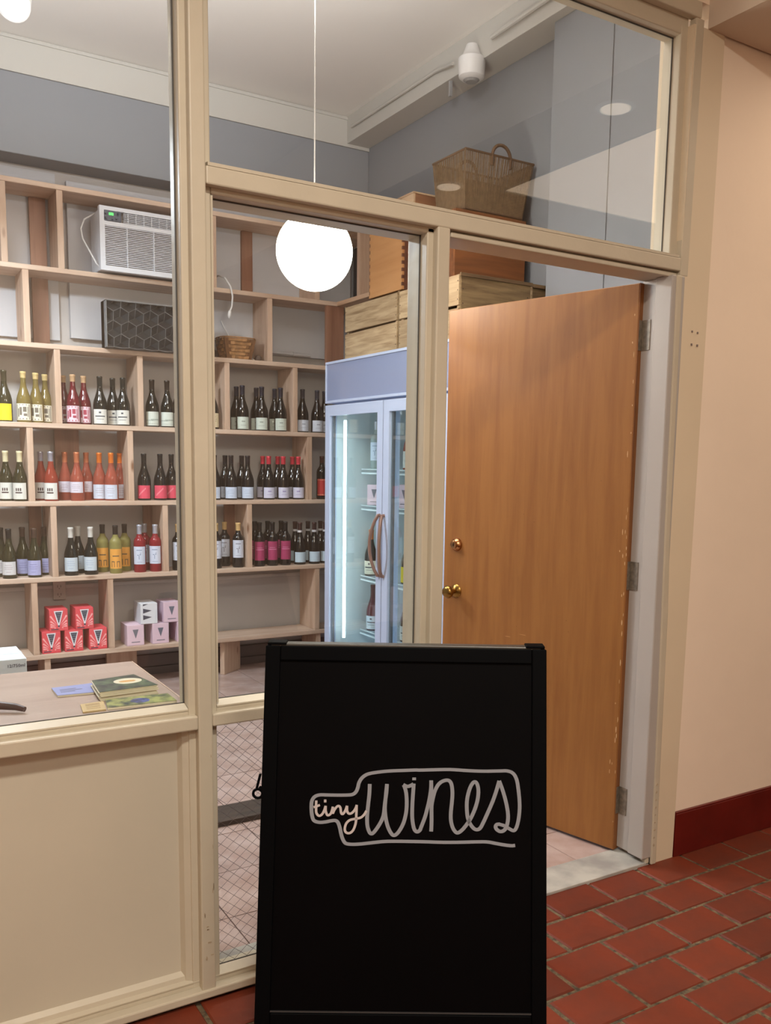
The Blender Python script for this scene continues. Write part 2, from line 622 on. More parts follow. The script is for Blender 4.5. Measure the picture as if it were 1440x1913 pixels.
# ---- walls of the shop
YB = 3.70
wb = struct('wall_back', B().box(-1.8, 3.3, YB, YB + 0.1, -0.02, 3.9), STAUPE)
put('soffit', B().box(-1.8, 3.10, 3.50, YB, 3.075, 3.50), SGREY, wb, bevel=0.004)
put('white_band', B().box(-1.8, 3.10, 3.492, YB, 3.50, 3.70), SWHITE, wb)
put('crown_strip', B().box(-1.8, 2.95, 3.484, 3.492, 3.668, 3.682), SWHITE, wb)
put('light_board', B().box(-1.8, 1.10, 3.675, YB, 2.10, 3.05).box(1.16, 3.05, 3.66, YB, 2.12, 3.02), SLIGHT, wb)
put('wainscot_rail', B().box(-1.8, 3.1, 3.665, YB, 0.60, 0.625), STAUPE, wb, bevel=0.006)
put('lower_board', B().box(-1.8, 3.1, 3.682, YB, 0.19, 0.60), STAUPE, wb, bevel=0.004)
struct('baseboard_back', B().box(-1.8, 3.1, 3.66, YB, -0.008, 0.05).box(-1.8, 3.1, 3.672, YB, 0.05, 0.13), DARKBASE, bevel=0.003)
wr = struct('wall_right', B().box(3.10, 3.3, 0.14, YB, -0.02, 3.9), SGREY)
put('pilaster', B().box(2.985, 3.10, 0.14, 1.455, 0.0, 3.52), SGREY, wr, bevel=0.003)
put('seam_strip', B().box(2.979, 2.985, 1.04, 1.052, 0.0, 3.52), SGREY, wr)
struct('wall_left', B().box(-1.9, -1.8, 0.14, YB, -0.02, 3.9), SGREY)
struct('ceiling', B().box(-1.9, 3.3, 0.14, YB + 0.1, 3.69, 3.9), SCEIL)
bm_ = struct('trim_6', B().box(2.93, 3.10, 0.14, 3.50, 3.52, 3.69), SWHITE, bevel=0.003)
put('conduit', B().tube([(2.915, 0.3, 3.60), (2.915, 1.2, 3.60), (2.90, 1.85, 3.575)], 0.012, 8), SWHITE, bm_)
put('conduit', B().tube([(2.90, 2.2, 3.57), (2.915, 2.4, 3.60), (2.915, 3.4, 3.60)], 0.009, 8), SWHITE, bm_)
put('hanger', B().box(2.94, 2.955, 2.28, 2.296, 3.44, 3.52), GREYP, bm_)
dw = sbase('window_5', (3.08, 3.55, 2.6))
put('window_frame', B().box(3.06, 3.10, 3.42, 3.66, 2.50, 2.90), mat('grey_frame', (150, 154, 158), 0.5), dw, bevel=0.002)
put('pane', B().box(3.054, 3.06, 3.45, 3.62, 2.52, 2.88), DKWINDOW, dw)

# ================================================================= SHOPFRONT FRAME
GY = 0.060   # plane of the glass


def member(name, core, nose, bev=0.0035):
    o = struct(name, B().box(*core), PAINT, bevel=bev)
    n = put('nosing', B().box(*nose), PAINT, o, bevel=0.004)
    return o


# main mullion
t = member('trim_7', (0.683, 0.757, 0.025, 0.10, 0.001, 2.868), (0.700, 0.7375, 0.0, 0.027, 0.012, 2.83))
put('glazing_bead', B().box(0.757, 0.762, 0.026, 0.055, 0.79, 2.028), PAINT, t)
# door post
t = member('trim_8', (1.368, 1.438, 0.024, 0.125, 0.0, 2.045), (1.387, 1.428, 0.0, 0.026, 0.0, 2.046))
# transom rail: window part and door head
t = member('trim_9', (0.757, 2.345, 0.024, 0.138, 2.030, 2.085), (0.7375, 2.3385, -0.001, 0.026, 2.044, 2.086))
put('weather_bead', B().prism([(0.0, 2.086), (0.026, 2.086), (0.056, 2.100), (0.0, 2.094)], 0.742, 2.33, 'yz'), PAINT, t)
put('door_stop', B().box(1.438, 2.336, 0.012, 0.030, 2.026, 2.040), PAINT, t, bevel=0.003)
# sill rail (left bay and narrow bay)
t = member('trim_10', (-1.2, 0.684, 0.0257, 0.0985, 0.728, 0.780), (-1.2, 0.700, 0.0, 0.027, 0.733, 0.769))
put('sill_bead', B().prism([(0.024, 0.779), (0.024, 0.783), (0.056, 0.792), (0.056, 0.779)], -1.2, 0.682, 'yz'), PAINT, t)
t = member('trim_11', (0.756, 1.369, 0.0257, 0.0985, 0.728, 0.780), (0.7375, 1.388, 0.0, 0.027, 0.736, 0.769))
put('sill_bead', B().prism([(0.024, 0.779), (0.024, 0.783), (0.056, 0.792), (0.056, 0.779)], 0.757, 1.368, 'yz'), PAINT, t)
# bottom rail
t = member('trim_12', (-1.2, 1.367, 0.0262, 0.099, 0.004, 0.046), (-1.2, 1.388, -0.006, 0.027, 0.008, 0.031))
put('sill_bead', B().prism([(0.024, 0.044), (0.024, 0.047), (0.056, 0.056), (0.056, 0.044)], -1.2, 1.368, 'yz'), PAINT, t)
# top rail
t = member('trim_13', (-1.2, 2.344, 0.0265, 0.099, 2.773, 2.871), (-1.2, 2.372, -0.003, 0.0268, 2.8225, 2.872))
# right post above the transom, and hinge jamb below, slightly out of plumb like the wall
t = struct('trim_14', B().prism([(2.310, 2.085), (2.345, 2.085), (2.355, 2.80), (2.312, 2.80)], 0.025, 0.10), PAINT, bevel=0.003)
put('nosing', B().prism([(2.3385, 2.03), (2.374, 2.03), (2.386, 2.822), (2.349, 2.822)], -0.001, 0.027), PAINT, t, bevel=0.003)
t = struct('trim_15', B().prism([(2.302, 0.022), (2.36, 0.022), (2.36, 2.030), (2.300, 2.030)], -0.003, 0.070), PAINT_IN, bevel=0.004)
put('nosing', B().prism([(2.345, -0.004), (2.37, -0.004), (2.362, 0.9), (2.35, 1.2), (2.342, 2.03), (2.318, 2.03), (2.326, 1.2), (2.338, 0.6)], -0.008, 0.024), PAINT, t, bevel=0.004)
put('jamb_lining', B().box(2.314, 2.36, 0.070, 0.14, 0.02, 2.030), PAINT_IN, t, bevel=0.002)
put('foot_block', B().box(2.325, 2.352, 0.0, 0.03, -0.004, 0.03), PAINT, t, bevel=0.004)
put('screw_hole', B().box(2.406, 2.411, -0.003, 0.01, 1.855, 1.861).box(2.433, 2.438, -0.003, 0.01, 1.853, 1.859)
    .box(2.406, 2.412, -0.003, 0.01, 1.812, 1.819).box(2.434, 2.440, -0.003, 0.01, 1.811, 1.818), DARKBASE, t)

# solid panel under the display window
pn = struct('wall_front', B().box(-1.2, 0.683, 0.052, 0.075, 0.04, 0.735), PANEL)
put('panel_moulding', B().prism([(0.660, 0.052), (0.683, 0.052), (0.683, 0.030), (0.668, 0.036)], 0.05, 0.728, 'xy')
    .prism([(0.052, 0.046), (0.036, 0.046), (0.040, 0.062), (0.052, 0.072)], -1.2, 0.683, 'yz'), PAINT, pn)

# glass panes
def pane(name, x0, x1, z0, z1):
    w = sbase(name, ((x0 + x1) / 2, GY, z0))
    put('pane', B().box(x0, x1, GY, GY + 0.004, z0, z1), GLASS, w)
    s = 0.0035
    put('glazing_seal', B().box(x0, x0 + s, GY - .003, GY, z0, z1).box(x1 - s, x1, GY - .003, GY, z0, z1)
        .box(x0, x1, GY - .003, GY, z0, z0 + s).box(x0, x1, GY - .003, GY, z1 - s, z1), SEAL, w)
    return w


pane('window_1', -1.2, 0.683, 0.790, 2.772)
pane('window_2', 0.757, 1.368, 0.790, 2.030)
pane('window_3', 0.757, 2.311, 2.088, 2.772)
w4 = pane('window_4', 0.757, 1.368, 0.054, 0.728)
# cast-in diamond wire of the lower pane
wm = B()
x0, x1, z0, z1 = 0.757, 1.368, 0.054, 0.728
p = 0.0305
for s in (1, -1):
    c = -2.0
    while c < 2.0:
        pts = []
        for (xx) in (x0, x1):
            zz = c + s * 0.86 * (xx - x0)
            pts.append((xx, zz))
        (xa, za), (xb, zb) = pts
        def clip(xa, za, xb, zb):
            k = (zb - za) / (xb - xa)
            out = []
            for zq in (z0, z1):
                xq = xa + (zq - za) / k
                out.append((xq, zq))
            lo = max(xa, min(out[0][0], out[1][0]))
            hi = min(xb, max(out[0][0], out[1][0]))
            return (lo, za + (lo - xa) * k, hi, za + (hi - xa) * k) if hi > lo else None
        q = clip(xa, za, xb, zb)
        if q:
            wm.tube([(q[0], GY - 0.0016, q[1]), (q[2], GY - 0.0016, q[3])], 0.00055, 3)
        c += p
put('wire_mesh', wm, WIRE, w4, kind='stuff')

# ================================================================= DOOR
ang = math.atan2(0.973, -0.23)
dr = sbase('door_1', (2.29, 0.13, 0.0))
dr.rotation_euler = (0, 0, ang)
# local frame: x along the leaf from the hinge, y = thickness (0 = corridor face, -0.04 = shop face)
DW, DZ0, DZ1 = 0.872, 0.012, 2.022
leaf = put('door_leaf', B().box(0, DW, -0.036, -0.0, DZ0, DZ1), DOORW, dr, local=True, bevel=0.003)
put('edge_strip', B().box(-0.002, 0.0, -0.036, -0.001, DZ0, DZ1), DOOREDGE, dr, local=True)


def rosette(name, x, z, mb_prof, m, extra=None):
    mb = B().lathe(mb_prof, 24, (x, 0.0, z), axis=(0, 1, 0))
    o = put(name, mb, m, dr, local=True, smooth=True)
    return o


db = rosette('deadbolt', 0.800, 1.076, [(0.0275, 0), (0.0275, 0.004), (0.024, 0.012), (0.0165, 0.018), (0.0165, 0.024), (0.015, 0.025), (0.008, 0.0235), (0.001, 0.0235)], BRONZE)
put('keyway', B().box(0.799, 0.801, 0.0236, 0.0245, 1.070, 1.082), BLACK, db, local=True)
rosette('door_knob', 0.800, 0.882, [(0.0285, 0), (0.0285, 0.003), (0.023, 0.009), (0.011, 0.014), (0.011, 0.030), (0.020, 0.036), (0.0265, 0.046), (0.0265, 0.054), (0.021, 0.063), (0.012, 0.066), (0.001, 0.0665)], BRASS)
for hz in (1.80, 0.975, 0.15):
    h = put('hinge', B().box(-0.004, -0.002, -0.034, -0.004, hz, hz + 0.10), HINGE, dr, local=True, label='steel butt hinge spattered with cream paint')
    put('knuckle', B().lathe([(0.0065, hz - 0.003), (0.0065, hz + 0.032)], 10, (-0.006, -0.040, 0)).lathe([(0.0065, hz + 0.0335), (0.0065, hz + 0.067)], 10, (-0.006, -0.040, 0))
        .lathe([(0.0065, hz + 0.0685), (0.0065, hz + 0.103)], 10, (-0.006, -0.040, 0)), HINGE, h, local=True)
    put('hinge_plate', B().box(2.311, 2.3145, 0.095, 0.13, hz, hz + 0.10), HINGE, [o for o in bpy.data.objects if o.name == 'trim_15'][0])

# worn paint: chips at the foot of the mullion and jamb, specks and scratches on the door
def flecks(pts, y0, y1, rnd):
    mb = B()
    for (x, z, w, h) in pts:
        k = 6
        poly = [(x + w * (.7 + .6 * rnd.random()) * math.cos(2 * math.pi * i / k), z + h * (.7 + .6 * rnd.random()) * math.sin(2 * math.pi * i / k)) for i in range(k)]
        mb.prism(poly, y0, y1)
    return mb


rd = random.Random(11)
CHIP = mat('bare_chip', (176, 158, 132), 0.7, bump=0.6, bscale=80)
CHIPD = mat('dark_chip', (120, 98, 74), 0.8)
mull = bpy.data.objects['trim_7']
put('paint_chips', flecks([(0.716, 0.205, .004, .002), (0.722, 0.160, .006, .003), (0.713, 0.118, .003, .006), (0.727, 0.125, .004, .002), (0.709, 0.24, .0015, .006), (0.731, 0.30, .0015, .008), (0.733, 0.42, .001, .006), (0.731, 0.66, .001, .004)], -.0008, .001, rd), CHIP, mull)
put('dark_chips', flecks([(0.7095, 0.236, .001, .006), (0.7165, 0.197, .003, .0012), (0.7335, 0.31, .001, .01)], -.0012, .001, rd), CHIPD, mull)
put('paint_chips', flecks([(2.352, 0.07 + .028 * k, .003 + .002 * rd.random(), .002 + .004 * rd.random()) for k in range(9)], -.0092, -.006, rd), CHIP, bpy.data.objects['trim_15'])
sp_ = []
for k in range(34):
    sp_.append((rd.choice([rd.uniform(.002, .012), rd.uniform(.002, .03)]), rd.uniform(.05, 2.0), .0008 + .0010 * rd.random(), .003 + .009 * rd.random()))
put('paint_specks', flecks(sp_, -.0002, .0006, rd), mat('pale_speck', (206, 170, 126), 0.6), dr, local=True)
sc_ = [(rd.uniform(.35, .62), rd.uniform(.60, .78), .008 + .012 * rd.random(), .0007) for k in range(7)] + [(rd.uniform(.1, .8), rd.uniform(.3, 1.9), .0012, .0012) for k in range(16)]
put('scratches', flecks(sc_[:7], -.0002, .0004, rd), mat('pale_scratch', (200, 150, 96), 0.6), dr, local=True)
put('dark_specks', flecks(sc_[7:], -.0002, .0004, rd), mat('dark_speck', (92, 56, 26), 0.6), dr, local=True)
# ================================================================= SHELVING
SH = [2.92, 2.468, 2.045, 1.600, 1.152, 0.708, 0.250]
TH = 0.028
YF = 3.40
ws = thing('wall_shelving', (1.2, 3.55, 0.0), 'tall bare pine shelving of seven boards covering the back wall behind the bottles', 'shelving')
rr = random.Random(3)
for i, z in enumerate(SH):
    n = 40
    x0, x1 = -0.4, (3.08 if i < 3 else 2.86)
    mb = B()
    mb.box(x0, x1, YF, 3.658, z - TH, z)
    o = put('shelf_board', mb, PINE, ws, bevel=0.003)
DV = [(0, [0.14, 0.44, 0.774, 1.07, 1.965, 2.672]), (1, [0.2, 0.55, 0.876, 2.335]), (2, [0.3, 0.62, 1.029, 1.498, 2.043, 2.512]),
      (3, [0.1, 0.5, 0.867, 1.43, 2.618]), (4, [0.2, 0.58, 0.979, 1.633, 2.187]), (5, [0.0, 0.45, 0.859, 1.29, 2.677])]
for i, xs in DV:
    for x in xs:
        w = 0.034
        put('divider', B().box(x - w / 2, x + w / 2, YF + 0.004, 3.655, SH[i + 1], SH[i] - TH), PINEV, ws, bevel=0.002)
for x, w in ((0.918, 0.034), (2.69, 0.034)):
    put('foot', B().box(x - w / 2, x + w / 2, YF + 0.01, 3.65, 0.0, SH[6] - TH), PINEV, ws, bevel=0.002)
put('foot', B().box(1.30, 1.49, 3.60, 3.63, 0.0, SH[6] - TH), PINEV, ws, bevel=0.002)
m = Matrix.Translation((2.08, 3.50, 0)) @ Matrix.Rotation(R(-52), 4, 'Z')
put('foot', B().box(-0.017, 0.017, -0.10, 0.10, 0.0, SH[6] - TH, m), PINEV, ws, bevel=0.002)
for x0, x1, z0, z1 in ((0.945, 1.035, 2.045, 2.89), (2.235, 2.31, 2.468, 2.89), (1.04, 1.18, 1.152, 1.572), (2.10, 2.235, 0.708, 1.124),
                       (0.88, 0.95, 0.708, 1.124), (1.56, 1.615, 0.708, 1.124)):
    put('stud', B().box(x0, x1, 3.632, 3.657, z0, z1), STUD, ws, bevel=0.002, label='redder pine stud behind the shelf boards')
put('corner_stud', B().box(2.738, 2.868, 3.402, 3.43, 2.045, 2.44), STUD, ws, bevel=0.002, label='wide reddish pine post at the right end')

ss = thing('side_shelving', (2.95, 2.9, 2.0), 'short pine shelf return on right wall, above the drinks fridge', 'shelving')
for z in (2.92, 2.468):
    put('shelf_board', B().box(2.812, 3.09, 2.42, 3.398, z - TH, z), wood('pine_board_side', (214, 182, 152), (186, 148, 118), 'y'), ss, bevel=0.003)
put('divider', B().box(2.82, 3.05, 3.10, 3.134, 2.468, 2.892), PINEV, ss, bevel=0.002)
put('divider', B().box(2.82, 3.05, 2.50, 2.534, 2.468, 2.892), PINEV, ss, bevel=0.002)

# ================================================================= BOTTLES
HB, HX = 0.285, 0.292


def prof_burg(h=HB, r=0.0405):
    return [(0.030, 0.002), (r - .002, 0.0), (r, 0.006), (r, 0.108), (r * .97, 0.128), (r * .86, 0.148), (r * .66, 0.172), (r * .48, 0.194), (0.0158, 0.214),
            (0.0145, 0.232), (0.0142, h - .012), (0.0158, h - .011), (0.0158, h - .003), (0.0145, h)]


def prof_bord(h=HX, r=0.0370):
    return [(0.027, 0.002), (r - .002, 0.0), (r, 0.006), (r, 0.180), (r * .96, 0.194), (r * .80, 0.207), (r * .55, 0.218), (0.0165, 0.228), (0.0148, 0.238),
            (0.0142, h - .012), (0.0158, h - .011), (0.0158, h - .003), (0.0145, h)]


GREEN = bottle_glass('dark_green_glass', (16, 20, 18))
OLIVE = bottle_glass('olive_glass', (44, 42, 22))
BLKG = bottle_glass('black_glass', (12, 11, 13))
PALEY = bottle_glass('pale_yellow_wine', (200, 192, 120), 0.6)
GOLD = bottle_glass('gold_wine', (156, 136, 74), 0.5)
ROSE = bottle_glass('rose_wine', (196, 104, 84), 0.5)
AMBR = bottle_glass('amber_rose_wine', (172, 70, 52), 0.4)
CHER = bottle_glass('cherry_wine', (104, 20, 34), 0.2)
DROSE = bottle_glass('deep_pink_wine', (158, 40, 50), 0.35)
foil = lambda n, c, r=0.35, me=0.3: mat('foil_' + n, c, r, metal=me)
pap = lambda n, c: mat('label_' + n, c, 0.7)
# type: (shape, glass, capsule mat or None, capsule length, label mat, z0, z1, print style, print mat, words)
BT = {
    'yel': ('g', OLIVE, foil('olive', (58, 52, 30)), .06, pap('yellow', (232, 206, 30)), .008, .100, 'plain', None, 'olive glass bottle with a bright yellow label'),
    'cream': ('g', GOLD, mat('cork', (200, 176, 120), 0.8), .035, pap('cream', (222, 216, 196)), .012, .105, 'frame', pap('pr1', (112, 104, 92)), 'golden white wine bottle with cream patterned label'),
    'purp': ('g', CHER, mat('wax_cork', (186, 150, 112), 0.7), .040, pap('pinkcream', (220, 196, 206)), .012, .105, 'frame', pap('pr2', (160, 60, 80)), 'cherry red wine bottle with pink and white patterned label'),
    'blk': ('g', GREEN, foil('dkgreen', (26, 28, 24)), .060, pap('offwhite', (216, 214, 206)), .008, .092, 'name', pap('pr3', (70, 76, 84)), 'dark green bottle with off-white lettered label'),
    'land': ('g', GREEN, foil('dkbrown', (40, 30, 24)), .060, pap('palegreen', (206, 212, 202)), .008, .092, 'hill', pap('pr4', (150, 160, 150)), 'dark bottle with pale landscape label'),
    'crm2': ('g', GREEN, foil('brown', (60, 40, 28)), .060, pap('cream2', (220, 206, 172)), .012, .100, 'lines', pap('pr5', (120, 100, 80)), 'dark bottle with cream label'),
    'pale': ('g', BLKG, foil('navy', (32, 35, 52)), .060, pap('palesage', (204, 214, 204)), .008, .085, 'small', pap('pr6', (150, 160, 150)), 'dark bottle with navy capsule and pale sage label'),
    'whit': ('g', BLKG, foil('slate', (50, 50, 60)), .060, pap('whiteblue', (206, 212, 224)), .008, .082, 'small', pap('pr7', (150, 156, 170)), 'dark bottle with plain white label'),
    'cap': ('g', OLIVE, mat('cream_wax', (216, 206, 168), 0.5), .062, pap('offw2', (214, 214, 206)), .012, .105, 'logo', pap('pr8', (70, 50, 50)), 'olive bottle with cream capsule and off-white label'),
    'amb': ('g', AMBR, foil('silver', (184, 184, 196), .3, .6), .055, pap('offw3', (220, 220, 214)), .010, .105, 'logo', pap('pr8', (70, 50, 50)), 'amber rose bottle with silver capsule and white label'),
    'rcop': ('g', ROSE, foil('copper', (204, 122, 84), .3, .4), .060, pap('white1', (214, 208, 220)), .068, .142, 'lines', pap('pr9', (170, 150, 160)), 'rose bottle with copper capsule and white label set high'),
    'rora': ('g', ROSE, foil('orange', (224, 120, 40), .3, .3), .060, pap('white2', (204, 212, 228)), .010, .095, 'lines', pap('pr9', (170, 150, 160)), 'rose bottle with orange capsule and pale blue-white label'),
    'pink': ('g', BLKG, foil('black', (22, 20, 20)), .055, pap('coral', (214, 72, 96)), .012, .092, 'sweep', pap('pr10', (240, 150, 160)), 'black bottle with pink-red label'),
    'blue': ('g', BLKG, foil('black2', (28, 24, 30)), .055, pap('blwhite', (200, 212, 232)), .010, .082, 'lines', pap('pr11', (150, 170, 200)), 'black bottle with blue-white label'),
    'redc': ('g', BLKG, foil('red', (204, 52, 70), .35, .2), .052, pap('lavwhite', (208, 208, 230)), .010, .080, 'small', pap('pr12', (150, 140, 190)), 'black bottle with red capsule and white label'),
    'chia': ('x', BLKG, foil('dkred', (70, 24, 24)), .045, pap('red', (182, 40, 40)), .024, .138, 'rule', pap('pr13', (226, 180, 140)), 'black straight-sided bottle with red label'),
    'wht': ('g', OLIVE, foil('black3', (26, 26, 26)), .055, pap('offw4', (210, 210, 212)), .022, .098, 'lines', pap('pr9', (170, 150, 160)), 'dark olive bottle with off-white label'),
    'lav': ('g', OLIVE, foil('bronze', (80, 60, 50)), .055, pap('lavender', (170, 172, 214)), .014, .100, 'lines', pap('pr14', (120, 118, 170)), 'dark olive bottle with lavender label'),
    'wcap': ('g', GREEN, mat('white_wax', (214, 212, 206), 0.4), .060, pap('icy', (198, 210, 220)), .026, .108, 'lines', pap('pr11', (150, 170, 200)), 'dark green bottle with white capsule and icy white label'),
    'yelo': ('x', PALEY, foil('dk', (40, 34, 30)), .055, pap('orange', (226, 160, 70)), .030, .150, 'arch', pap('pr15', (80, 70, 60)), 'clear bottle of pale yellow wine with orange label'),
    'rbor': ('x', DROSE, foil('silver2', (190, 196, 210), .3, .5), .060, pap('white3', (206, 214, 232)), .050, .160, 'stag', pap('pr16', (120, 140, 170)), 'deep pink straight-sided bottle with white label'),
    'bord': ('x', BLKG, mat('cream_wax2', (206, 172, 116), 0.5), .050, pap('white4', (204, 210, 226)), .065, .180, 'stag', pap('pr17', (110, 110, 130)), 'black straight-sided bottle with cream wax top and white label'),
    'mag': ('x', BLKG, foil('black4', (18, 16, 20)), .055, pap('magenta', (158, 44, 92)), .040, .165, 'mag', pap('pr18', (226, 160, 190)), 'black straight-sided bottle with magenta label'),
    'band': ('g', BLKG, foil('brown2', (66, 40, 40)), .050, pap('white5', (190, 210, 224)), .016, .085, 'neck', pap('white6', (214, 212, 214)), 'black bottle with white neck band and pale blue label'),
}
BF = -108      # labels face the shop window, a little to the left


def build_bottle(key):
    shp, glass, cap, cl, lab, z0, z1, style, pm, words = BT[key]
    h, r = (HB, .0405) if shp == 'g' else (HX, .0370)
    t = thing('wine_bottle', (0, 0, 0), words, 'wine bottle')
    pr = prof_burg() if shp == 'g' else prof_bord()
    put('bottle_glass', B().lathe(pr, 20), glass, t, local=True, smooth=True)
    cp = [(0.0152, h - cl), (0.0156, h - .013), (0.0168, h - .0115), (0.0168, h - .002), (0.015, h + .0008)]
    put('capsule', B().lathe(cp, 16), cap, t, local=True, smooth=True)
    r1 = r + .0004
    a0, a1 = BF - 62, BF + 62
    if shp == 'g' and z1 > .112:
        rt = lambda z: r1
        lb = B()
        k = 3
        for q in range(k):
            za, zb = z0 + (z1 - z0) * q / k, z0 + (z1 - z0) * (q + 1) / k
            lb.arcpatch(r1, a0, a1, za, min(zb, .112) if q < k - 1 else .112)
        z1 = .112
        lo = put('label', B().arcpatch(r1, a0, a1, z0 - .02, z1), lab, t, local=True)
        z0 -= .02
    else:
        lo = put('label', B().arcpatch(r1, a0, a1, z0, z1), lab, t, local=True)
    P = B()
    rp = r1 + .0005
    H = z1 - z0
    if style == 'lines':
        for q, wd in ((.72, 26), (.56, 34), (.42, 30), (.2, 18)):
            P.arcpatch(rp, BF - wd, BF + wd, z0 + H * q, z0 + H * q + .0022, 4, .0002)
    elif style == 'name':
        P.arcpatch(rp, BF - 40, BF + 40, z0 + H * .48, z0 + H * .56, 6, .0002)
        P.arcpatch(rp, BF - 9, BF + 9, z0 + H * .72, z0 + H * .84, 3, .0002)
        P.arcpatch(rp, BF - 30, BF + 30, z0 + H * .3, z0 + H * .33, 4, .0002)
    elif style == 'small':
        P.arcpatch(rp, BF - 16, BF + 16, z0 + H * .58, z0 + H * .68, 4, .0002)
        P.arcpatch(rp, BF - 26, BF + 26, z0 + H * .3, z0 + H * .33, 4, .0002)
    elif style == 'frame':
        for (u0, u1, v0, v1) in ((-52, 52, .90, .95), (-52, 52, .05, .12), (-52, -46, .05, .95), (46, 52, .05, .95), (-26, -8, .3, .78), (0, 26, .5, .8), (4, 30, .25, .4), (-40, -30, .2, .7), (34, 40, .2, .8)):
            P.arcpatch(rp, BF + u0, BF + u1, z0 + H * v0, z0 + H * v1, 4, .0002)
    elif style == 'hill':
        P.arcpatch(rp, BF - 58, BF + 20, z0 + H * .34, z0 + H * .42, 4, .0002)
        P.arcpatch(rp, BF - 10, BF + 58, z0 + H * .38, z0 + H * .48, 4, .0002)
        P.arcpatch(rp, BF - 58, BF + 58, z0 + H * .12, z0 + H * .15, 6, .0002)
    elif style == 'logo':
        for k in (-22, -6, 10):
            P.arcpatch(rp, BF + k, BF + k + 10, z0 + H * .5, z0 + H * .68, 2, .0002)
        P.arcpatch(rp, BF - 26, BF + 26, z0 + H * .36, z0 + H * .44, 4, .0002)
    elif style == 'sweep':
        for k in range(7):
            P.arcpatch(rp, BF - 40 + k * 9, BF - 34 + k * 9, z0 + H * (.2 + .08 * k), z0 + H * (.34 + .08 * k), 1, .0002)
    elif style == 'rule':
        P.arcpatch(rp, BF - 62, BF + 62, z0 + H * .04, z0 + H * .08, 6, .0002)
        P.arcpatch(rp, BF - 62, BF + 62, z0 + H * .92, z0 + H * .96, 6, .0002)
    elif style == 'arch':
        P.arcpatch(rp, BF - 30, BF + 30, z0 + H * .62, z0 + H * .67, 4, .0002)
        for k in (-40, -16, 8, 32):
            P.arcpatch(rp, BF + k, BF + k + 5, z0 + H * .08, z0 + H * .36, 1, .0002)
        for k in (-40, 8):
            P.arcpatch(rp, BF + k, BF + k + 29, z0 + H * .34, z0 + H * .38, 2, .0002)
    elif style == 'stag':
        P.arcpatch(rp, BF - 26, BF + 26, z0 + H * .78, z0 + H * .82, 4, .0002)
        P.arcpatch(rp, BF - 4, BF + 2, z0 + H * .28, z0 + H * .50, 1, .0002)
        P.arcpatch(rp, BF - 18, BF - 4, z0 + H * .50, z0 + H * .54, 1, .0002)
        P.arcpatch(rp, BF + 2, BF + 14, z0 + H * .52, z0 + H * .56, 1, .0002)
        P.arcpatch(rp, BF + 10, BF + 14, z0 + H * .56, z0 + H * .66, 1, .0002)
        P.arcpatch(rp, BF - 24, BF + 26, z0 + H * .12, z0 + H * .14, 3, .0002)
    elif style == 'mag':
        P.arcpatch(rp, BF - 40, BF + 44, z0 + H * .56, z0 + H * .59, 5, .0002)
        P.arcpatch(rp, BF - 34, BF + 30, z0 + H * .66, z0 + H * .68, 4, .0002)
    elif style == 'neck':
        P.lathe([(0.0172, 0.219), (0.0172, 0.233)], 16)
    if P.f:
        put('print' if style != 'neck' else 'neck_band', P, pm, lo if style != 'neck' else t, local=True)
    return t


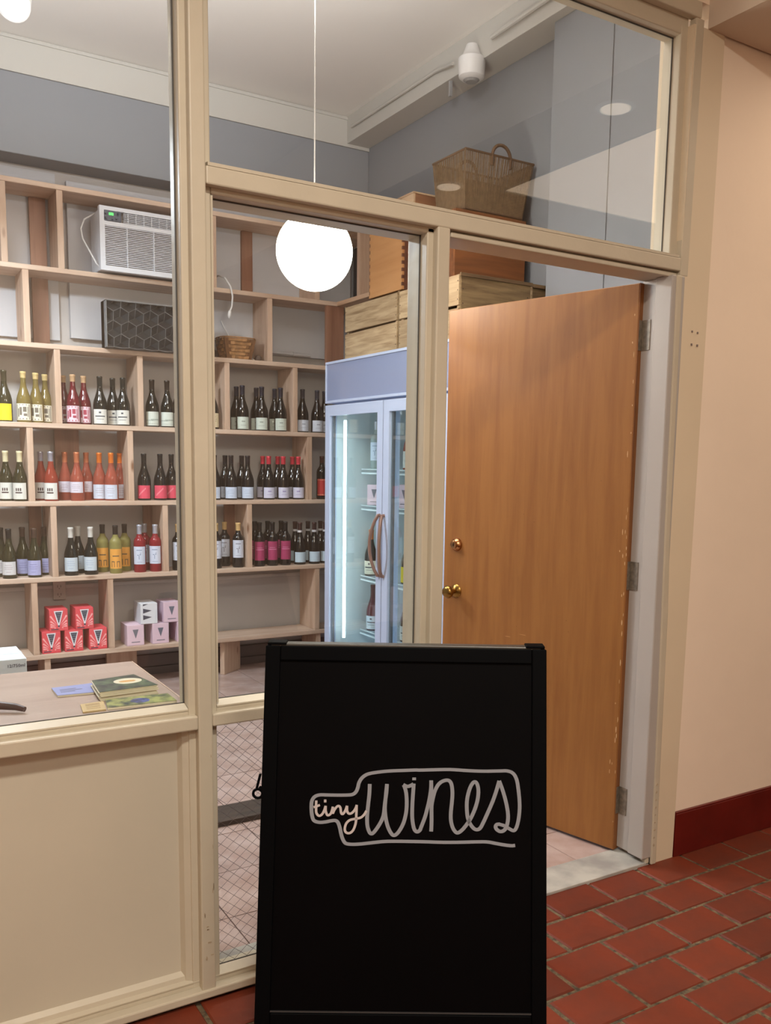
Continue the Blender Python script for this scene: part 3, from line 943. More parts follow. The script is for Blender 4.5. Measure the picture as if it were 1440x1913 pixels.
BOTTLES = [('C', 'yel', 0.713, 3.565, -8), ('C', 'yel', 0.75, 3.462, 10), ('C', 'cream', 0.851, 3.462, 46), ('C', 'cream', 0.924, 3.504, 69), ('C', 'cream', 0.985, 3.565, 86), ('C', 'purp', 1.087, 3.565, 120), ('C', 'purp', 1.12, 3.462, 138), ('C', 'purp', 1.191, 3.51, 158), ('C', 'blk', 1.273, 3.462, 188), ('C', 'blk', 1.365, 3.534, 212), ('C', 'blk', 1.408, 3.462, 231), ('C', 'land', 1.582, 3.462, 285), ('C', 'land', 1.675, 3.462, 313), ('C', 'land', 1.754, 3.498, 333), ('C', 'crm2', 1.964, 3.462, 397), ('C', 'pale', 2.164, 3.565, 442), ('C', 'pale', 2.165, 3.462, 453), ('C', 'pale', 2.303, 3.565, 479), ('C', 'pale', 2.299, 3.462, 489), ('C', 'pale', 2.434, 3.565, 513), ('C', 'pale', 2.432, 3.462, 524), ('C', 'whit', 2.591, 3.462, 565), ('C', 'whit', 2.699, 3.462, 592), ('C', 'whit', 2.776, 3.504, 606), ('D', 'cap', 0.748, 3.516, 13), ('D', 'cap', 0.815, 3.462, 39), ('D', 'amb', 0.945, 3.565, 78), ('D', 'amb', 0.983, 3.462, 97), ('D', 'rcop', 1.081, 3.565, 123), ('D', 'rcop', 1.128, 3.462, 145), ('D', 'rcop', 1.208, 3.583, 163), ('D', 'rora', 1.272, 3.528, 187), ('D', 'rora', 1.326, 3.462, 209), ('D', 'rora', 1.403, 3.565, 225), ('D', 'pink', 1.523, 3.462, 270), ('D', 'pink', 1.623, 3.462, 300), ('D', 'pink', 1.703, 3.492, 321), ('D', 'blue', 1.972, 3.462, 401), ('D', 'blue', 2.082, 3.565, 421), ('D', 'blue', 2.084, 3.462, 432), ('D', 'blue', 2.197, 3.565, 452), ('D', 'blue', 2.198, 3.462, 463), ('D', 'redc', 2.346, 3.565, 491), ('D', 'redc', 2.346, 3.462, 502), ('D', 'redc', 2.455, 3.565, 519), ('D', 'redc', 2.45, 3.462, 529), ('D', 'redc', 2.563, 3.565, 546), ('D', 'redc', 2.56, 3.462, 557), ('D', 'chia', 2.737, 3.462, 601), ('E', 'wht', 0.711, 3.565, 4), ('E', 'wht', 0.74, 3.462, 19), ('E', 'lav', 0.828, 3.565, 44), ('E', 'lav', 0.876, 3.462, 66), ('E', 'lav', 0.95, 3.565, 85), ('E', 'wcap', 1.08, 3.462, 134), ('E', 'wcap', 1.141, 3.565, 147), ('E', 'wcap', 1.194, 3.462, 171), ('E', 'yelo', 1.287, 3.565, 193), ('E', 'yelo', 1.34, 3.462, 217), ('E', 'yelo', 1.421, 3.565, 234), ('E', 'rbor', 1.486, 3.462, 262), ('E', 'rbor', 1.545, 3.565, 271), ('E', 'rbor', 1.583, 3.462, 291), ('E', 'bord', 1.727, 3.462, 333), ('E', 'bord', 1.977, 3.462, 404), ('E', 'bord', 2.073, 3.565, 420), ('E', 'bord', 2.128, 3.462, 445), ('E', 'mag', 2.286, 3.565, 476), ('E', 'mag', 2.278, 3.462, 485), ('E', 'mag', 2.379, 3.565, 500), ('E', 'mag', 2.371, 3.462, 509), ('E', 'mag', 2.478, 3.565, 525), ('E', 'mag', 2.465, 3.462, 533), ('E', 'band', 2.583, 3.565, 551), ('E', 'band', 2.572, 3.462, 560), ('E', 'band', 2.681, 3.565, 575), ('E', 'band', 2.681, 3.462, 587), ('E', 'band', 2.777, 3.565, 598), ('E', 'band', 2.767, 3.468, 607)]
ROWZ = {'C': 1.600, 'D': 1.152, 'E': 0.708}
ROWN = {'C': 'top bottle row', 'D': 'middle bottle row', 'E': 'bottom bottle row'}
protos = {}
runs = {}
for b in BOTTLES:
    runs.setdefault((b[0], b[1], b[4] > 380), []).append(b)
ORD = {1: ['the only one'], 2: ['left one', 'right one'], 3: ['left', 'middle', 'right']}


def place_words(n, i):
    if n == 1:
        return ''
    if n == 2:
        return ('left', 'right')[i] + ' of two'
    names = {3: ['leftmost', 'middle', 'rightmost'], 4: ['leftmost', 'second', 'third', 'rightmost'],
             5: ['leftmost', 'second', 'third', 'fourth', 'rightmost'], 6: ['leftmost', 'second', 'third', 'fourth', 'fifth', 'rightmost']}
    return names[n][i] + ' of ' + {3: 'three', 4: 'four', 5: 'five', 6: 'six'}[n]


for (row, key, right), lst in runs.items():
    lst.sort(key=lambda b: b[2] / (b[3] + 2.12))
    for i, b in enumerate(lst):
        if key not in protos:
            o = protos[key] = build_bottle(key)
        else:
            o = copy_tree(protos[key])
        o.location = (b[2], b[3], ROWZ[row])
        o.rotation_euler = (0, 0, R(random.uniform(-7, 7)))
        w = place_words(len(lst), i)
        side = 'narrow window' if right else 'left window'
        lab = BT[key][9] + (', ' + w if w else '') + ', ' + ROWN[row]
        if key == 'bord':
            lab = BT[key][9] + (', ' + w + ' in narrow window' if right else ', half hidden by window post')
        o['label'] = lab
        o['group'] = 'wine bottles on the ' + {'C': 'fourth', 'D': 'fifth', 'E': 'sixth'}[row] + ' shelf board'

# ================================================================= BOXES ON THE LOWEST SHELF
def print_box(parent, w, h, style, y):
    """flat print on a box front at local y"""
    pr = B()
    if style == 'burst':
        # pale rays, white wedge with a dark inner wedge and a small ring
        rays = B()
        cx, cz = 0, h * .18
        for a in range(-80, 261, 17):
            if 62 < a < 118:
                continue
            d = Vector((math.cos(R(a)), math.sin(R(a))))
            n = Vector((-d.y, d.x))
            L = 0.2
            ts = []
            for (c, lo, hi) in ((d.x, -w / 2 + .006 - cx, w / 2 - .006 - cx), (d.y, h * .14 - cz, h - .006 - cz)):
                if c > 1e-6:
                    ts.append(hi / c)
                elif c < -1e-6:
                    ts.append(lo / c)
            L = min(ts)
            if L < .015:
                continue
            s0, s1 = .016, L
            p = [(cx + d.x * s0, cz + d.y * s0), (cx + d.x * s1 + n.x * .0052, cz + d.y * s1 + n.y * .0052), (cx + d.x * s1 - n.x * .0052, cz + d.y * s1 - n.y * .0052)]
            rays.prism([(q[0], q[1]) for q in p], y - .0004, y - .0001)
        put('print', rays, mat('pale_ray', (244, 176, 176), 0.6), parent, local=True)
        put('print', B().prism([(-.026, h * .93), (.026, h * .93), (0, h * .12)], y - .0007, y - .0004), WHITEBOX, parent, local=True)
        put('print', B().prism([(-.019, h * .88), (.019, h * .88), (0, h * .34)], y - .001, y - .0007).lathe([(.006, 0), (.006, .0006)], 12, (0, y - .0009, h * .22), axis=(0, 1, 0))
            .box(-w * .42, -.002, y - .001, y - .0007, h * .06, h * .10), INK, parent, local=True)
        st = B()
        for k in range(4):
            z = h * (.80 - .1 * k)
            ww = .013 * (1 - .2 * k)
            st.box(-ww, ww, y - .0013, y - .001, z, z + .0016)
        put('print', st, mat('pale_teal_print', (150, 170, 176), 0.6), parent, local=True)
    elif style == 'wedge':
        put('print', B().prism([(-.018, h * .78), (.018, h * .78), (0, h * .34)], y - .0007, y - .0002).box(-.026, .026, y - .0007, y - .0002, h * .15, h * .185), INKG, parent, local=True)
    elif style == 'pennants':
        q = B()
        for z in (.20, .52, .86):
            q.prism([(-w * .36, h * z), (-w * .36, h * min(z + .24, .985)), (w * .16, h * (z + .12))] if z < .8 else [(-w * .36, h * .88), (-w * .36, h * .97), (-w * .05, h * .97)], y - .0007, y - .0002)
        put('print', q, INK, parent, local=True)


def card_box(name, x, y, z, w, d, h, m, style, label, group):
    t = thing(name, (x, y, z), label, 'box', group)
    put('box_body', B().box(-w / 2, w / 2, 0, d, 0, h), m, t, local=True, bevel=0.0015)
    print_box(t, w, h, style, 0)
    return t


Y0 = 3.425
zs = SH[6] + 0.001
G1, G2 = 'coral boxed drinks on lowest shelf', 'pale boxed drinks on lowest shelf'
for (x, z, lab) in ((0.945, 0, 'coral sunburst box, bottom left of the pyramid of five on the lowest shelf'),
                    (1.073, 0, 'coral sunburst box, bottom middle of the pyramid of five'),
                    (1.214, 0, 'coral sunburst box, bottom right of the pyramid of five'),
                    (0.990, .131, 'coral sunburst box, upper left of the pyramid of five'),
                    (1.138, .131, 'coral sunburst box, upper right of the pyramid of five')):
    card_box('gift_box', x, Y0 + (0 if z else 0), zs + z, 0.104, 0.16, 0.129, REDBOX, 'burst', lab, G1)
for (x, z, lab, m, st) in ((1.439, 0, 'pale pink box with grey wedge print, leftmost on the lowest shelf', PALEBOX, 'wedge'),
                           (1.595, 0, 'pale pink box with grey wedge print, second along the bottom layer', PALEBOX, 'wedge'),
                           (1.752, 0, 'pale pink box cut off by the window post, bottom layer', PALEBOX, 'wedge'),
                           (1.525, .131, 'white-fronted box with dark pennant print lying on pale pink boxes', WHITEBOX, 'pennants'),
                           (1.668, .131, 'pale pink box with grey wedge print, on the upper layer', PALEBOX, 'wedge')):
    card_box('gift_box', x, Y0, zs + z, 0.104, 0.16, 0.129, m, st, lab, G2)

# ================================================================= CARTONS BEHIND THE COUNTER
for k, (z, lab) in enumerate(((0.001, 'white shipping carton at the bottom of the stack behind the counter'), (0.326, 'white lettered wine carton peeking over the far edge of counter'))):
    t = thing('shipping_carton', (0.34, 1.46, z), lab, 'carton', 'cartons behind the counter')
    put('carton_body', B().box(-0.18, 0.18, 0, 0.25, 0, 0.324), CARTON, t, local=True, bevel=0.003)
    put('packing_tape', B().box(-0.18, 0.18, 0.10, 0.15, 0.3242, 0.3248), mat('clear_tape', (222, 230, 236), 0.2), t, local=True)
    if k:
        o = put('lettering', text_mesh('12/750ml', 0.017), None, t, local=True)
        o.data.materials.append(INK)
        o.location = (0.142, -0.0008, 0.298)
        o.rotation_euler = (R(90), 0, 0)
        q = B()
        for r_, (a, b) in enumerate(((-.05, -.02), (.0, .03))):
            q.box(0.06 + a, 0.06 + b, 0.06, 0.085, 0.325, 0.3254)
        q.box(0.01, 0.09, 0.02, 0.035, 0.325, 0.3254)
        put('print', q, INKG, t, local=True)

# ================================================================= COUNTER AND WHAT LIES ON IT
ct = thing('counter', (-0.2, 0.42, 0.0), 'pale plywood service counter just inside the left display window', 'counter')
put('countertop', B().box(-1.15, 0.737, 0.102, 0.785, 0.725, 0.750), COUNTER, ct, bevel=0.003)
put('edge_banding', B().box(0.737, 0.741, 0.102, 0.785, 0.726, 0.7495), PINE, ct)
put('front_board', B().box(-1.15, 0.70, 0.115, 0.135, 0.0, 0.725), COUNTER, ct)
put('end_panel', B().box(0.68, 0.70, 0.135, 0.75, 0.0, 0.725), COUNTER, ct)
CT = 0.7505


def slab(name, pts, z0, z1, m, label, cat, top=None, group=None):
    cx = sum(p[0] for p in pts) / len(pts)
    cy = sum(p[1] for p in pts) / len(pts)
    t = thing(name, (cx, cy, z0), label, cat, group)
    put('pages', B().prism(pts, z0, z1 - .0012, 'xy'), m, t)
    put('cover', B().prism(pts, z1 - .0012, z1, 'xy'), top or m, t)
    return t


def lp_(pts, u, v):
    a, b, c, d = [Vector(p) for p in pts]
    return (a * (1 - u) + b * u) * (1 - v) + (d * (1 - u) + c * u) * v


P1 = [(0.444, 0.420), (0.540, 0.412), (0.600, 0.520), (0.444, 0.514)]
t = slab('booklet', P1, CT, CT + .006, CREAMP, 'periwinkle blue booklet lying flat left of the card stack', 'booklet', BLUEP)
q = B()
for v in (.3, .45, .6):
    a, b = lp_(P1, .12, v), lp_(P1, .45 if v != .45 else .6, v)
    q.box(a.x, b.x, a.y, a.y + .005, CT + .006, CT + .0063)
put('print', q, INKG, t)
P2 = [(0.534, 0.325), (0.694, 0.335), (0.668, 0.490), (0.545, 0.470)]
z = CT
for k in range(9):
    j = random.uniform(-.003, .003)
    pts = [(x + j, y - j) for x, y in P2]
    if k < 8:
        t = slab('postcard', pts, z, z + .0028, CREAMP, 'cream-edged postcard, %s of the neat pile on the counter' % ('bottom', 'second from bottom', 'third from bottom', 'fourth from bottom', 'middle', 'fourth from top', 'third from top', 'second from top')[k], 'postcard', group='postcards piled on the counter')
    else:
        t = slab('postcard', pts, z, z + .0028, CREAMP, 'topmost postcard of the pile, dark photo with white oval plate', 'postcard', PHOTO, group='postcards piled on the counter')
    z += .0029
c = lp_(P2, .66, .55)
pl = B().lathe([(.034, 0), (.034, .0003)], 28, (0, 0, 0))
pl.v = [(c.x + v[0] * 1.15, c.y + v[1] * .95, z + v[2]) for v in pl.v]
put('print', pl, CREAMP, t)
pl = B().lathe([(.018, 0), (.018, .0003)], 20, (0, 0, 0))
pl.v = [(c.x - .002 + v[0] * 1.3, c.y - .003 + v[1] * .6, z + .0004 + v[2]) for v in pl.v]
put('print', pl, mat('apricot_print', (206, 158, 96), 0.5), t)
P3 = [(0.532, 0.228), (0.712, 0.216), (0.712, 0.300), (0.546, 0.314)]
t = slab('booklet', P3, CT, CT + .007, CREAMP, 'booklet with vineyard photo cover, nearest the window glass', 'booklet', PHOTO2)
c = lp_(P3, .5, .45)
put('print', B().lathe([(.026, 0), (.024, .0003)], 9, (c.x, c.y, CT + .007)), PHOTO3, t)
P4 = [(0.470, 0.228), (0.528, 0.226), (0.541, 0.312), (0.480, 0.306)]
t = slab('leaflet', P4, CT, CT + .004, TANP, 'small tan leaflet tucked against the vineyard booklet', 'leaflet')
q = B()
for v in (.25, .45, .65, .8):
    a, b = lp_(P4, .2, v), lp_(P4, .8, v)
    q.box(a.x, b.x, a.y, a.y + .004, CT + .004, CT + .0043)
put('print', q, mat('brown_print', (140, 112, 70), 0.6), t)

t = thing('corkscrew', (0.27, 0.33, CT), 'brown handled corkscrew lying at the left on counter', 'corkscrew')
put('handle', B().tube([(0.10, 0.345, CT + .013), (0.20, 0.355, CT + .018), (0.28, 0.345, CT + .018), (0.325, 0.318, CT + .014), (0.342, 0.300, CT + .010)], [.009, .011, .011, .009, .007], 10), mat('brown_handle_dark', (74, 60, 56), 0.4), t, smooth=True)
sp = [(0.295 - .012 * k * .5 + .004 * math.cos(k * 1.6), 0.335 - .006 * k * .9, CT + .008 + .004 * math.sin(k * 1.6)) for k in range(16)]
put('worm', B().tube(sp, .0016, 6), mat('steel', (170, 160, 150), 0.25, metal=1), t, smooth=True)
put('lever', B().box(-.004, .07, -.005, .005, 0, .004, Matrix.Translation((0.23, 0.262, CT + .0045)) @ Matrix.Rotation(R(46), 4, 'Z')), mat('steel', (170, 160, 150)), t, bevel=.001)
# ================================================================= FRIDGE
FX0, FX1, FY0, FY1, FZ1 = 2.45, 3.085, 1.465, 2.836, 1.998
fr = thing('display_fridge', ((FX0 + FX1) / 2, (FY0 + FY1) / 2, 0.0), 'tall pale double-door glass drinks fridge standing against the right wall', 'fridge')
body = B()
body.box(FX0 + .05, FX1, FY1 - .035, FY1, .10, FZ1)
body.box(FX0 + .05, FX1, FY0, FY0 + .035, .10, FZ1)
body.box(FX1 - .03, FX1, FY0, FY1, .10, FZ1)
body.box(FX0 + .05, FX1, FY0, FY1, 1.74, FZ1)
body.box(FX0 + .03, FX1, FY0, FY1, .06, .20)
put('cabinet', body, FRW, fr, bevel=0.003)
put('liner', B().box(FX1 - .035, FX1 - .03, FY0 + .036, FY1 - .036, .20, 1.74).box(FX0 + .06, FX1 - .035, FY1 - .038, FY1 - .035, .20, 1.74).box(FX0 + .06, FX1 - .035, FY0 + .035, FY0 + .038, .20, 1.74)
    .box(FX0 + .06, FX1 - .035, FY0 + .038, FY1 - .038, 1.735, 1.74), FRIN, fr)
hd = put('header_frame', B().box(FX0, FX0 + .055, FY0, FY1, 1.755, 1.770).box(FX0, FX0 + .055, FY0, FY1, 1.983, 1.998).box(FX0, FX0 + .055, FY0, FY0 + .012, 1.77, 1.983).box(FX0, FX0 + .055, FY1 - .012, FY1, 1.77, 1.983), FRW, fr, bevel=0.002)
put('header_panel', B().box(FX0 + .006, FX0 + .05, FY0 + .012, FY1 - .012, 1.77, 1.983), FRH, hd)
for k in range(4):
    put('foot', B().lathe([(.02, 0), (.02, .05), (.012, .06)], 12, ((FX0 + .12, FX1 - .08)[k % 2], (FY0 + .08, FY1 - .08)[k // 2], 0)), BLACK, fr)
for dn, (y0, y1, hy) in enumerate(((2.134, FY1 - .004, 2.165), (FY0 + .004, 2.126, 2.095))):
    d = put('door', B().box(FX0, FX0 + .04, y0, y0 + .060, .12, 1.742).box(FX0, FX0 + .04, y1 - .060, y1, .12, 1.742).box(FX0, FX0 + .04, y0 + .060, y1 - .060, .12, .20).box(FX0, FX0 + .04, y0 + .060, y1 - .060, 1.680, 1.742), FRW, fr)
    put('glass', B().box(FX0 + .012, FX0 + .016, y0 + .06, y1 - .06, .20, 1.68), FGLASS, d)
    put('gasket', B().box(FX0 + .018, FX0 + .036, y0 + .06, y0 + .068, .20, 1.68).box(FX0 + .018, FX0 + .036, y1 - .068, y1 - .06, .20, 1.68), FRDK, d)
    # bowed handle, bending away from the gap between the doors
    sgn = 1 if dn == 0 else -1
    hp = []
    for k in range(13):
        u = k / 12
        bow = math.sin(u * math.pi)
        hp.append((FX0 - .012 - .035 * bow ** .7, hy + sgn * (.032 * bow - .012), .785 + u * .335))
    put('handle', B().tube([(FX0, hp[0][1], hp[0][2])] + hp + [(FX0, hp[-1][1], hp[-1][2])], .0095, 8), HANDLE, d, smooth=True, label='brown bowed pull handle')
put('led_tube', B().lathe([(.009, .33), (.009, 1.655)], 10, (FX0 + .075, 2.715, 0)), LED, fr)
put('led_tube', B().lathe([(.009, .33), (.009, 1.655)], 10, (FX0 + .075, FY0 + .12, 0)), LED, fr)
put('mullion', B().box(FX0 + .045, FX0 + .09, 2.10, 2.16, .20, 1.74), FRW, fr)
for z in (.36, .704, 1.145, 1.368):
    s = B().box(2.68, 2.684, FY0 + .04, FY1 - .045, z - .006, z).box(2.68, 2.684, FY0 + .04, FY1 - .045, z - .032, z - .022)
    y = FY0 + .06
    while y < FY1 - .06:
        s.box(2.68, 3.045, y, y + .003, z - .006, z - .002)
        y += .03
    for x in (2.80, 2.92, 3.03):
        s.box(x, x + .004, FY0 + .04, FY1 - .045, z - .009, z - .005)
    put('wire_shelf', s, mat('wire_shelf_white', (220, 230, 234), 0.4), fr)

# things inside the fridge
def fbottle(key, x, y, z, lab, capm=None, labm=None, gl=None):
    o = copy_tree(protos[key])
    o.location = (x, y, z)
    o.rotation_euler = (0, 0, R(-30))
    o['label'] = lab
    o['group'] = 'bottles inside the drinks fridge'
    for ch in o.children:
        base = ch.name.split('.')[0]
        mm = {'capsule': capm, 'label': labm, 'bottle_glass': gl}.get(base)
        if mm:
            ch.data = ch.data.copy()
            ch.data.materials[0] = mm
    return o


fbottle('blk', 2.735, 2.755, 0.705, 'orange-capped bottle with cream label on the third fridge shelf', foil('orange', (224, 120, 40)), pap('cream', (222, 216, 196)))
fbottle('blk', 2.735, 2.725, 0.361, 'dark red bottle with pale label low in the fridge', foil('dkred', (70, 24, 24)), pap('icy', (198, 210, 220)), bottle_glass('maroon_glass', (70, 20, 30)))
fbottle('rbor', 2.735, 2.7, 1.369, 'white-labelled bottle on the top shelf of the fridge', None, None, bottle_glass('frosty', (170, 190, 190), .3))
fbottle('blk', 2.8, 2.7, 0.705, 'dark bottle behind the left fridge handle', foil('dkgreen', (26, 28, 24)))
fbottle('yel', 2.735, 2.315, 0.705, 'yellow-labelled bottle behind the right fridge door')
fbottle('blk', 2.735, 2.315, 0.361, 'dark bottle low behind the right fridge door')
fbottle('amb', 2.735, 2.31, 1.369, 'amber bottle high behind the right fridge door')
t = card_box('gift_box', 0, 0, 0, 0.09, 0.07, 0.125, PALEBOX, 'wedge', 'pale pink box with grey wedge inside the fridge, left door', None)
t.location = (2.72, 2.70, 1.146)
t.rotation_euler = (0, 0, R(-50))
t = card_box('gift_box', 0, 0, 0, 0.115, 0.12, 0.135, PALEBOX, 'wedge', 'pale pink box inside the fridge behind right door', None)
t.location = (2.715, 2.33, 1.146)
t.rotation_euler = (0, 0, R(-50))

# ================================================================= CRATES ON THE FRIDGE
CZ = FZ1 + .001


def crate(x0, x1, y0, y1, z0, z1, label, gap_rows=2, group='weathered crates on the fridge'):
    """slatted fruit crate: corner posts, slats on four sides, bottom boards, top battens"""
    t = thing('wooden_crate', ((x0 + x1) / 2, (y0 + y1) / 2, z0), label, 'crate', group)
    th = .012
    h = (z1 - z0)
    sl = h / gap_rows
    rj = random.Random(int(x0 * 100 + y0 * 10))
    for k in range(gap_rows):
        a, b = z0 + sl * k + .004, z0 + sl * (k + 1) - .008
        s = rj.uniform(-.005, .005)
        put('slat', B().hexa([(x0, y0 + .004, a + s), (x0 + th, y0 + .004, a + s), (x0 + th, y1 - .004, a - s), (x0, y1 - .004, a - s),
                              (x0, y0 + .004, b + s), (x0 + th, y0 + .004, b + s), (x0 + th, y1 - .004, b - s), (x0, y1 - .004, b - s)]), CRATE, t, bevel=.0015)
        put('slat', B().box(x1 - th, x1, y0, y1, a, b), CRATE, t)
    for yy in (y0, y1 - th):
        put('end_board', B().box(x0 + th, x1 - th, yy, yy + th, z0 + .004, z1 - .010), wood('weathered_crate_end', (134, 112, 78), (96, 76, 50), 'x', rough=0.8, ring=55), t, bevel=.0015)
        put('batten', B().box(x0 + .004, x1 - .004, yy - (.008 if yy == y0 else -.010), yy + (.004 if yy == y0 else .020), z1 - .016, z1), wood('weathered_batten', (120, 96, 66), (78, 58, 38), 'x', rough=0.85), t, bevel=.001)
    for yy in (y0 + th, y1 - th - .02):
        for xx in (x0 + th, x1 - th - .02):
            put('corner_post', B().box(xx, xx + .02, yy, yy + .02, z0 + .002, z1 - .004), CRATE, t)
    nl = B()
    for k in range(gap_rows):
        for yy in (y0 + .012, y1 - .014):
            for j in range(3):
                zz = z0 + sl * (k + .2 + .28 * j)
                nl.lathe([(.0032, 0), (.0032, .0012)], 6, (x0 - .0012, yy, zz), axis=(1, 0, 0))
    for xx in (x0 + .022, x1 - .03):
        for j in range(4):
            nl.lathe([(.0032, 0), (.0032, .0012)], 6, (xx, y0 - .0012, z0 + .03 + h * .22 * j), axis=(0, 1, 0))
    put('nail_heads', nl, mat('rusty_nail', (66, 50, 38), 0.7), t)
    put('bottom_board', B().box(x0 + th, x1 - th, y0 + th, y1 - th, z0, z0 + .008), CRATE, t)
    return t


crate(2.478, 3.00, 2.046, 2.640, CZ, 2.302, 'weathered slatted crate at the far left end of the fridge top')
crate(2.478, 2.92, 1.476, 2.030, CZ, 2.302, 'weathered slatted crate on the fridge top, nearer the door')
cr = thing('wooden_crate', (3.01, 1.62, CZ), 'dark weathered crate end poking out right of the nearer crate', 'crate', 'weathered crates on the fridge')
put('end_board', B().box(2.932, 3.085, 1.50, 1.512, CZ, 2.285), wood('weathered_crate_end', (176, 146, 100), (116, 90, 58), 'x'), cr, bevel=.0015)
put('slat', B().box(2.932, 2.944, 1.512, 1.95, CZ, 2.285).box(3.073, 3.085, 1.512, 1.95, CZ, 2.285), CRATE, cr)
put('batten', B().box(2.936, 3.082, 1.490, 1.520, 2.286, 2.304), wood('weathered_batten', (120, 96, 66), (78, 58, 38), 'x'), cr, bevel=.001)

# tall orange box with finger-jointed corners
t = thing('wooden_box', (2.73, 2.19, 2.304), 'tall orange-toned finger-jointed wooden box stacked on the far crate', 'box')
x0, x1, y0, y1, z0, z1 = 2.478, 2.99, 2.00, 2.352, 2.304, 2.665
put('side_panel', B().box(x0, x0 + .014, y0 + .010, y1 - .010, z0, z1), CRATEO, t)
put('side_panel', B().box(x1 - .014, x1, y0 + .010, y1 - .010, z0, z1), CRATEO, t)
ENDW = wood('dark_box_end', (92, 52, 32), (62, 32, 18), 'x', rough=0.6)
for yy in (y0, y1 - .012):
    put('end_panel', B().box(x0 + .012, x1 - .012, yy, yy + .012, z0, z1), ENDW, t)
fg = B()
n = 20
for k in range(n):
    za = z0 + (z1 - z0) * k / n
    if k % 2 == 0:
        for yy in (y0, y1 - .010):
            fg.box(x0, x0 + .012, yy, yy + .010, za, za + (z1 - z0) / n)
            fg.box(x1 - .012, x1, yy, yy + .010, za, za + (z1 - z0) / n)
put('finger_joint', fg, CRATEO, t)
fg = B()
for k in range(n):
    za = z0 + (z1 - z0) * k / n
    if k % 2 == 1:
        for yy in (y0, y1 - .010):
            fg.box(x0 + .0008, x0 + .012, yy, yy + .010, za, za + (z1 - z0) / n)
put('finger_joint', fg, ENDW, t)
put('bottom_board', B().box(x0 + .014, x1 - .014, y0 + .012, y1 - .012, z0, z0 + .01), CRATEO, t)

# big brown box in front of it
t = thing('wooden_box', (2.83, 1.83, 2.304), 'large dark orange-brown wooden box above the nearer crate, under the basket', 'box')
x0, x1, y0, y1, z0, z1 = 2.60, 3.045, 1.70, 1.975, 2.304, 2.662
put('end_panel', B().box(x0, x1, y0, y0 + .014, z0, z1), CRATEX, t, bevel=.001)
put('end_panel', B().box(x0, x1, y1 - .014, y1, z0, z1), CRATEX, t)
put('side_panel', B().box(x0, x0 + .012, y0 + .014, y1 - .014, z0, z1), CRATEX, t)
put('side_panel', B().box(x1 - .012, x1, y0 + .014, y1 - .014, z0, z1), CRATEX, t)
put('lid', B().box(x0 + .012, x1 - .012, y0 + .014, y1 - .014, z1 - .01, z1), CRATEX, t)

# small box on top at the back
t = thing('wooden_box', (2.68, 2.16, 2.667), 'small pale-rimmed wooden box behind and left of the seagrass basket', 'box')
x0, x1, y0, y1, z0, z1 = 2.565, 2.93, 2.04, 2.30, 2.667, 2.805
put('side_panel', B().box(x0, x0 + .01, y0, y1, z0, z1).box(x1 - .01, x1, y0, y1, z0, z1), wood('plain_box', (196, 168, 138), (170, 140, 112), 'y'), t)
put('end_panel', B().box(x0 + .01, x1 - .01, y0, y0 + .01, z0, z1).box(x0 + .01, x1 - .01, y1 - .01, y1, z0, z1), wood('plain_box_end', (150, 108, 78), (124, 84, 58), 'x'), t)
put('rim', B().box(x0 - .003, x1 + .003, y0 - .003, y0 + .012, z1, z1 + .008).box(x0 - .003, x0 + .012, y0 + .012, y1, z1, z1 + .008).box(x1 - .012, x1 + .003, y0 + .012, y1, z1, z1 + .008)
    .box(x0 + .012, x1 - .012, y1 - .012, y1, z1, z1 + .008), wood('plain_box', (196, 168, 138), (170, 140, 112), 'y'), t)
put('bottom_board', B().box(x0 + .01, x1 - .01, y0 + .01, y1 - .01, z0, z0 + .006), CRATEO, t)

# seagrass basket
t = thing('basket', (2.84, 1.84, 2.664), 'open-weave brown seagrass basket with two hoop handles, atop the stacked boxes', 'basket')
bx0, bx1, by0, by1, bz0 = 2.665, 3.025, 1.715, 1.96, 2.665
tx0, tx1, ty0, ty1, tz = 2.645, 3.075, 1.690, 1.985, 2.945


def ring(u):
    x0, x1 = bx0 + (tx0 - bx0) * u, bx1 + (tx1 - bx1) * u
    y0, y1 = by0 + (ty0 - by0) * u, by1 + (ty1 - by1) * u
    z = bz0 + (tz - bz0) * u
    return x0, x1, y0, y1, z


cords = B()
N1, N2 = 58, 32
def side_pt(side, s, u):
    x0, x1, y0, y1, z = ring(u)
    if side == 0: return (x0 + (x1 - x0) * s, y0, z)
    if side == 1: return (x1, y0 + (y1 - y0) * s, z)
    if side == 2: return (x1 + (x0 - x1) * s, y1, z)
    return (x0, y1 + (y0 - y1) * s, z)
rb = random.Random(5)
for side in range(4):
    N = N1 if side in (0, 2) else N2
    for k in range(N + 1):
        s = k / N
        s2 = min(1, max(0, s + rb.uniform(-.3, .3) / N))
        cords.tube([side_pt(side, s, 0), side_pt(side, min(1, max(0, (s + s2) / 2)), .5), side_pt(side, s2, 1)], .0023, 5)
put('upright_cords', cords, CORD, t, kind='stuff')
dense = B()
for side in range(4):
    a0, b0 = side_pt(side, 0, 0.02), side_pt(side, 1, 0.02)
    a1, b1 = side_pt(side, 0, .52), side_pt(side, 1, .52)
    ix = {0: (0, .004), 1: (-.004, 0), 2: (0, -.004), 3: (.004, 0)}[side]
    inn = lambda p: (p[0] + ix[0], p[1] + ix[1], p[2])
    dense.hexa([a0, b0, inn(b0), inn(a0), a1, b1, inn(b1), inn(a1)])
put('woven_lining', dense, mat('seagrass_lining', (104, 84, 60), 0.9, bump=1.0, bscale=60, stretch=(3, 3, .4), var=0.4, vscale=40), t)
put('base', B().box(bx0, bx1, by0, by1, bz0, bz0 + .008), CORDD, t)
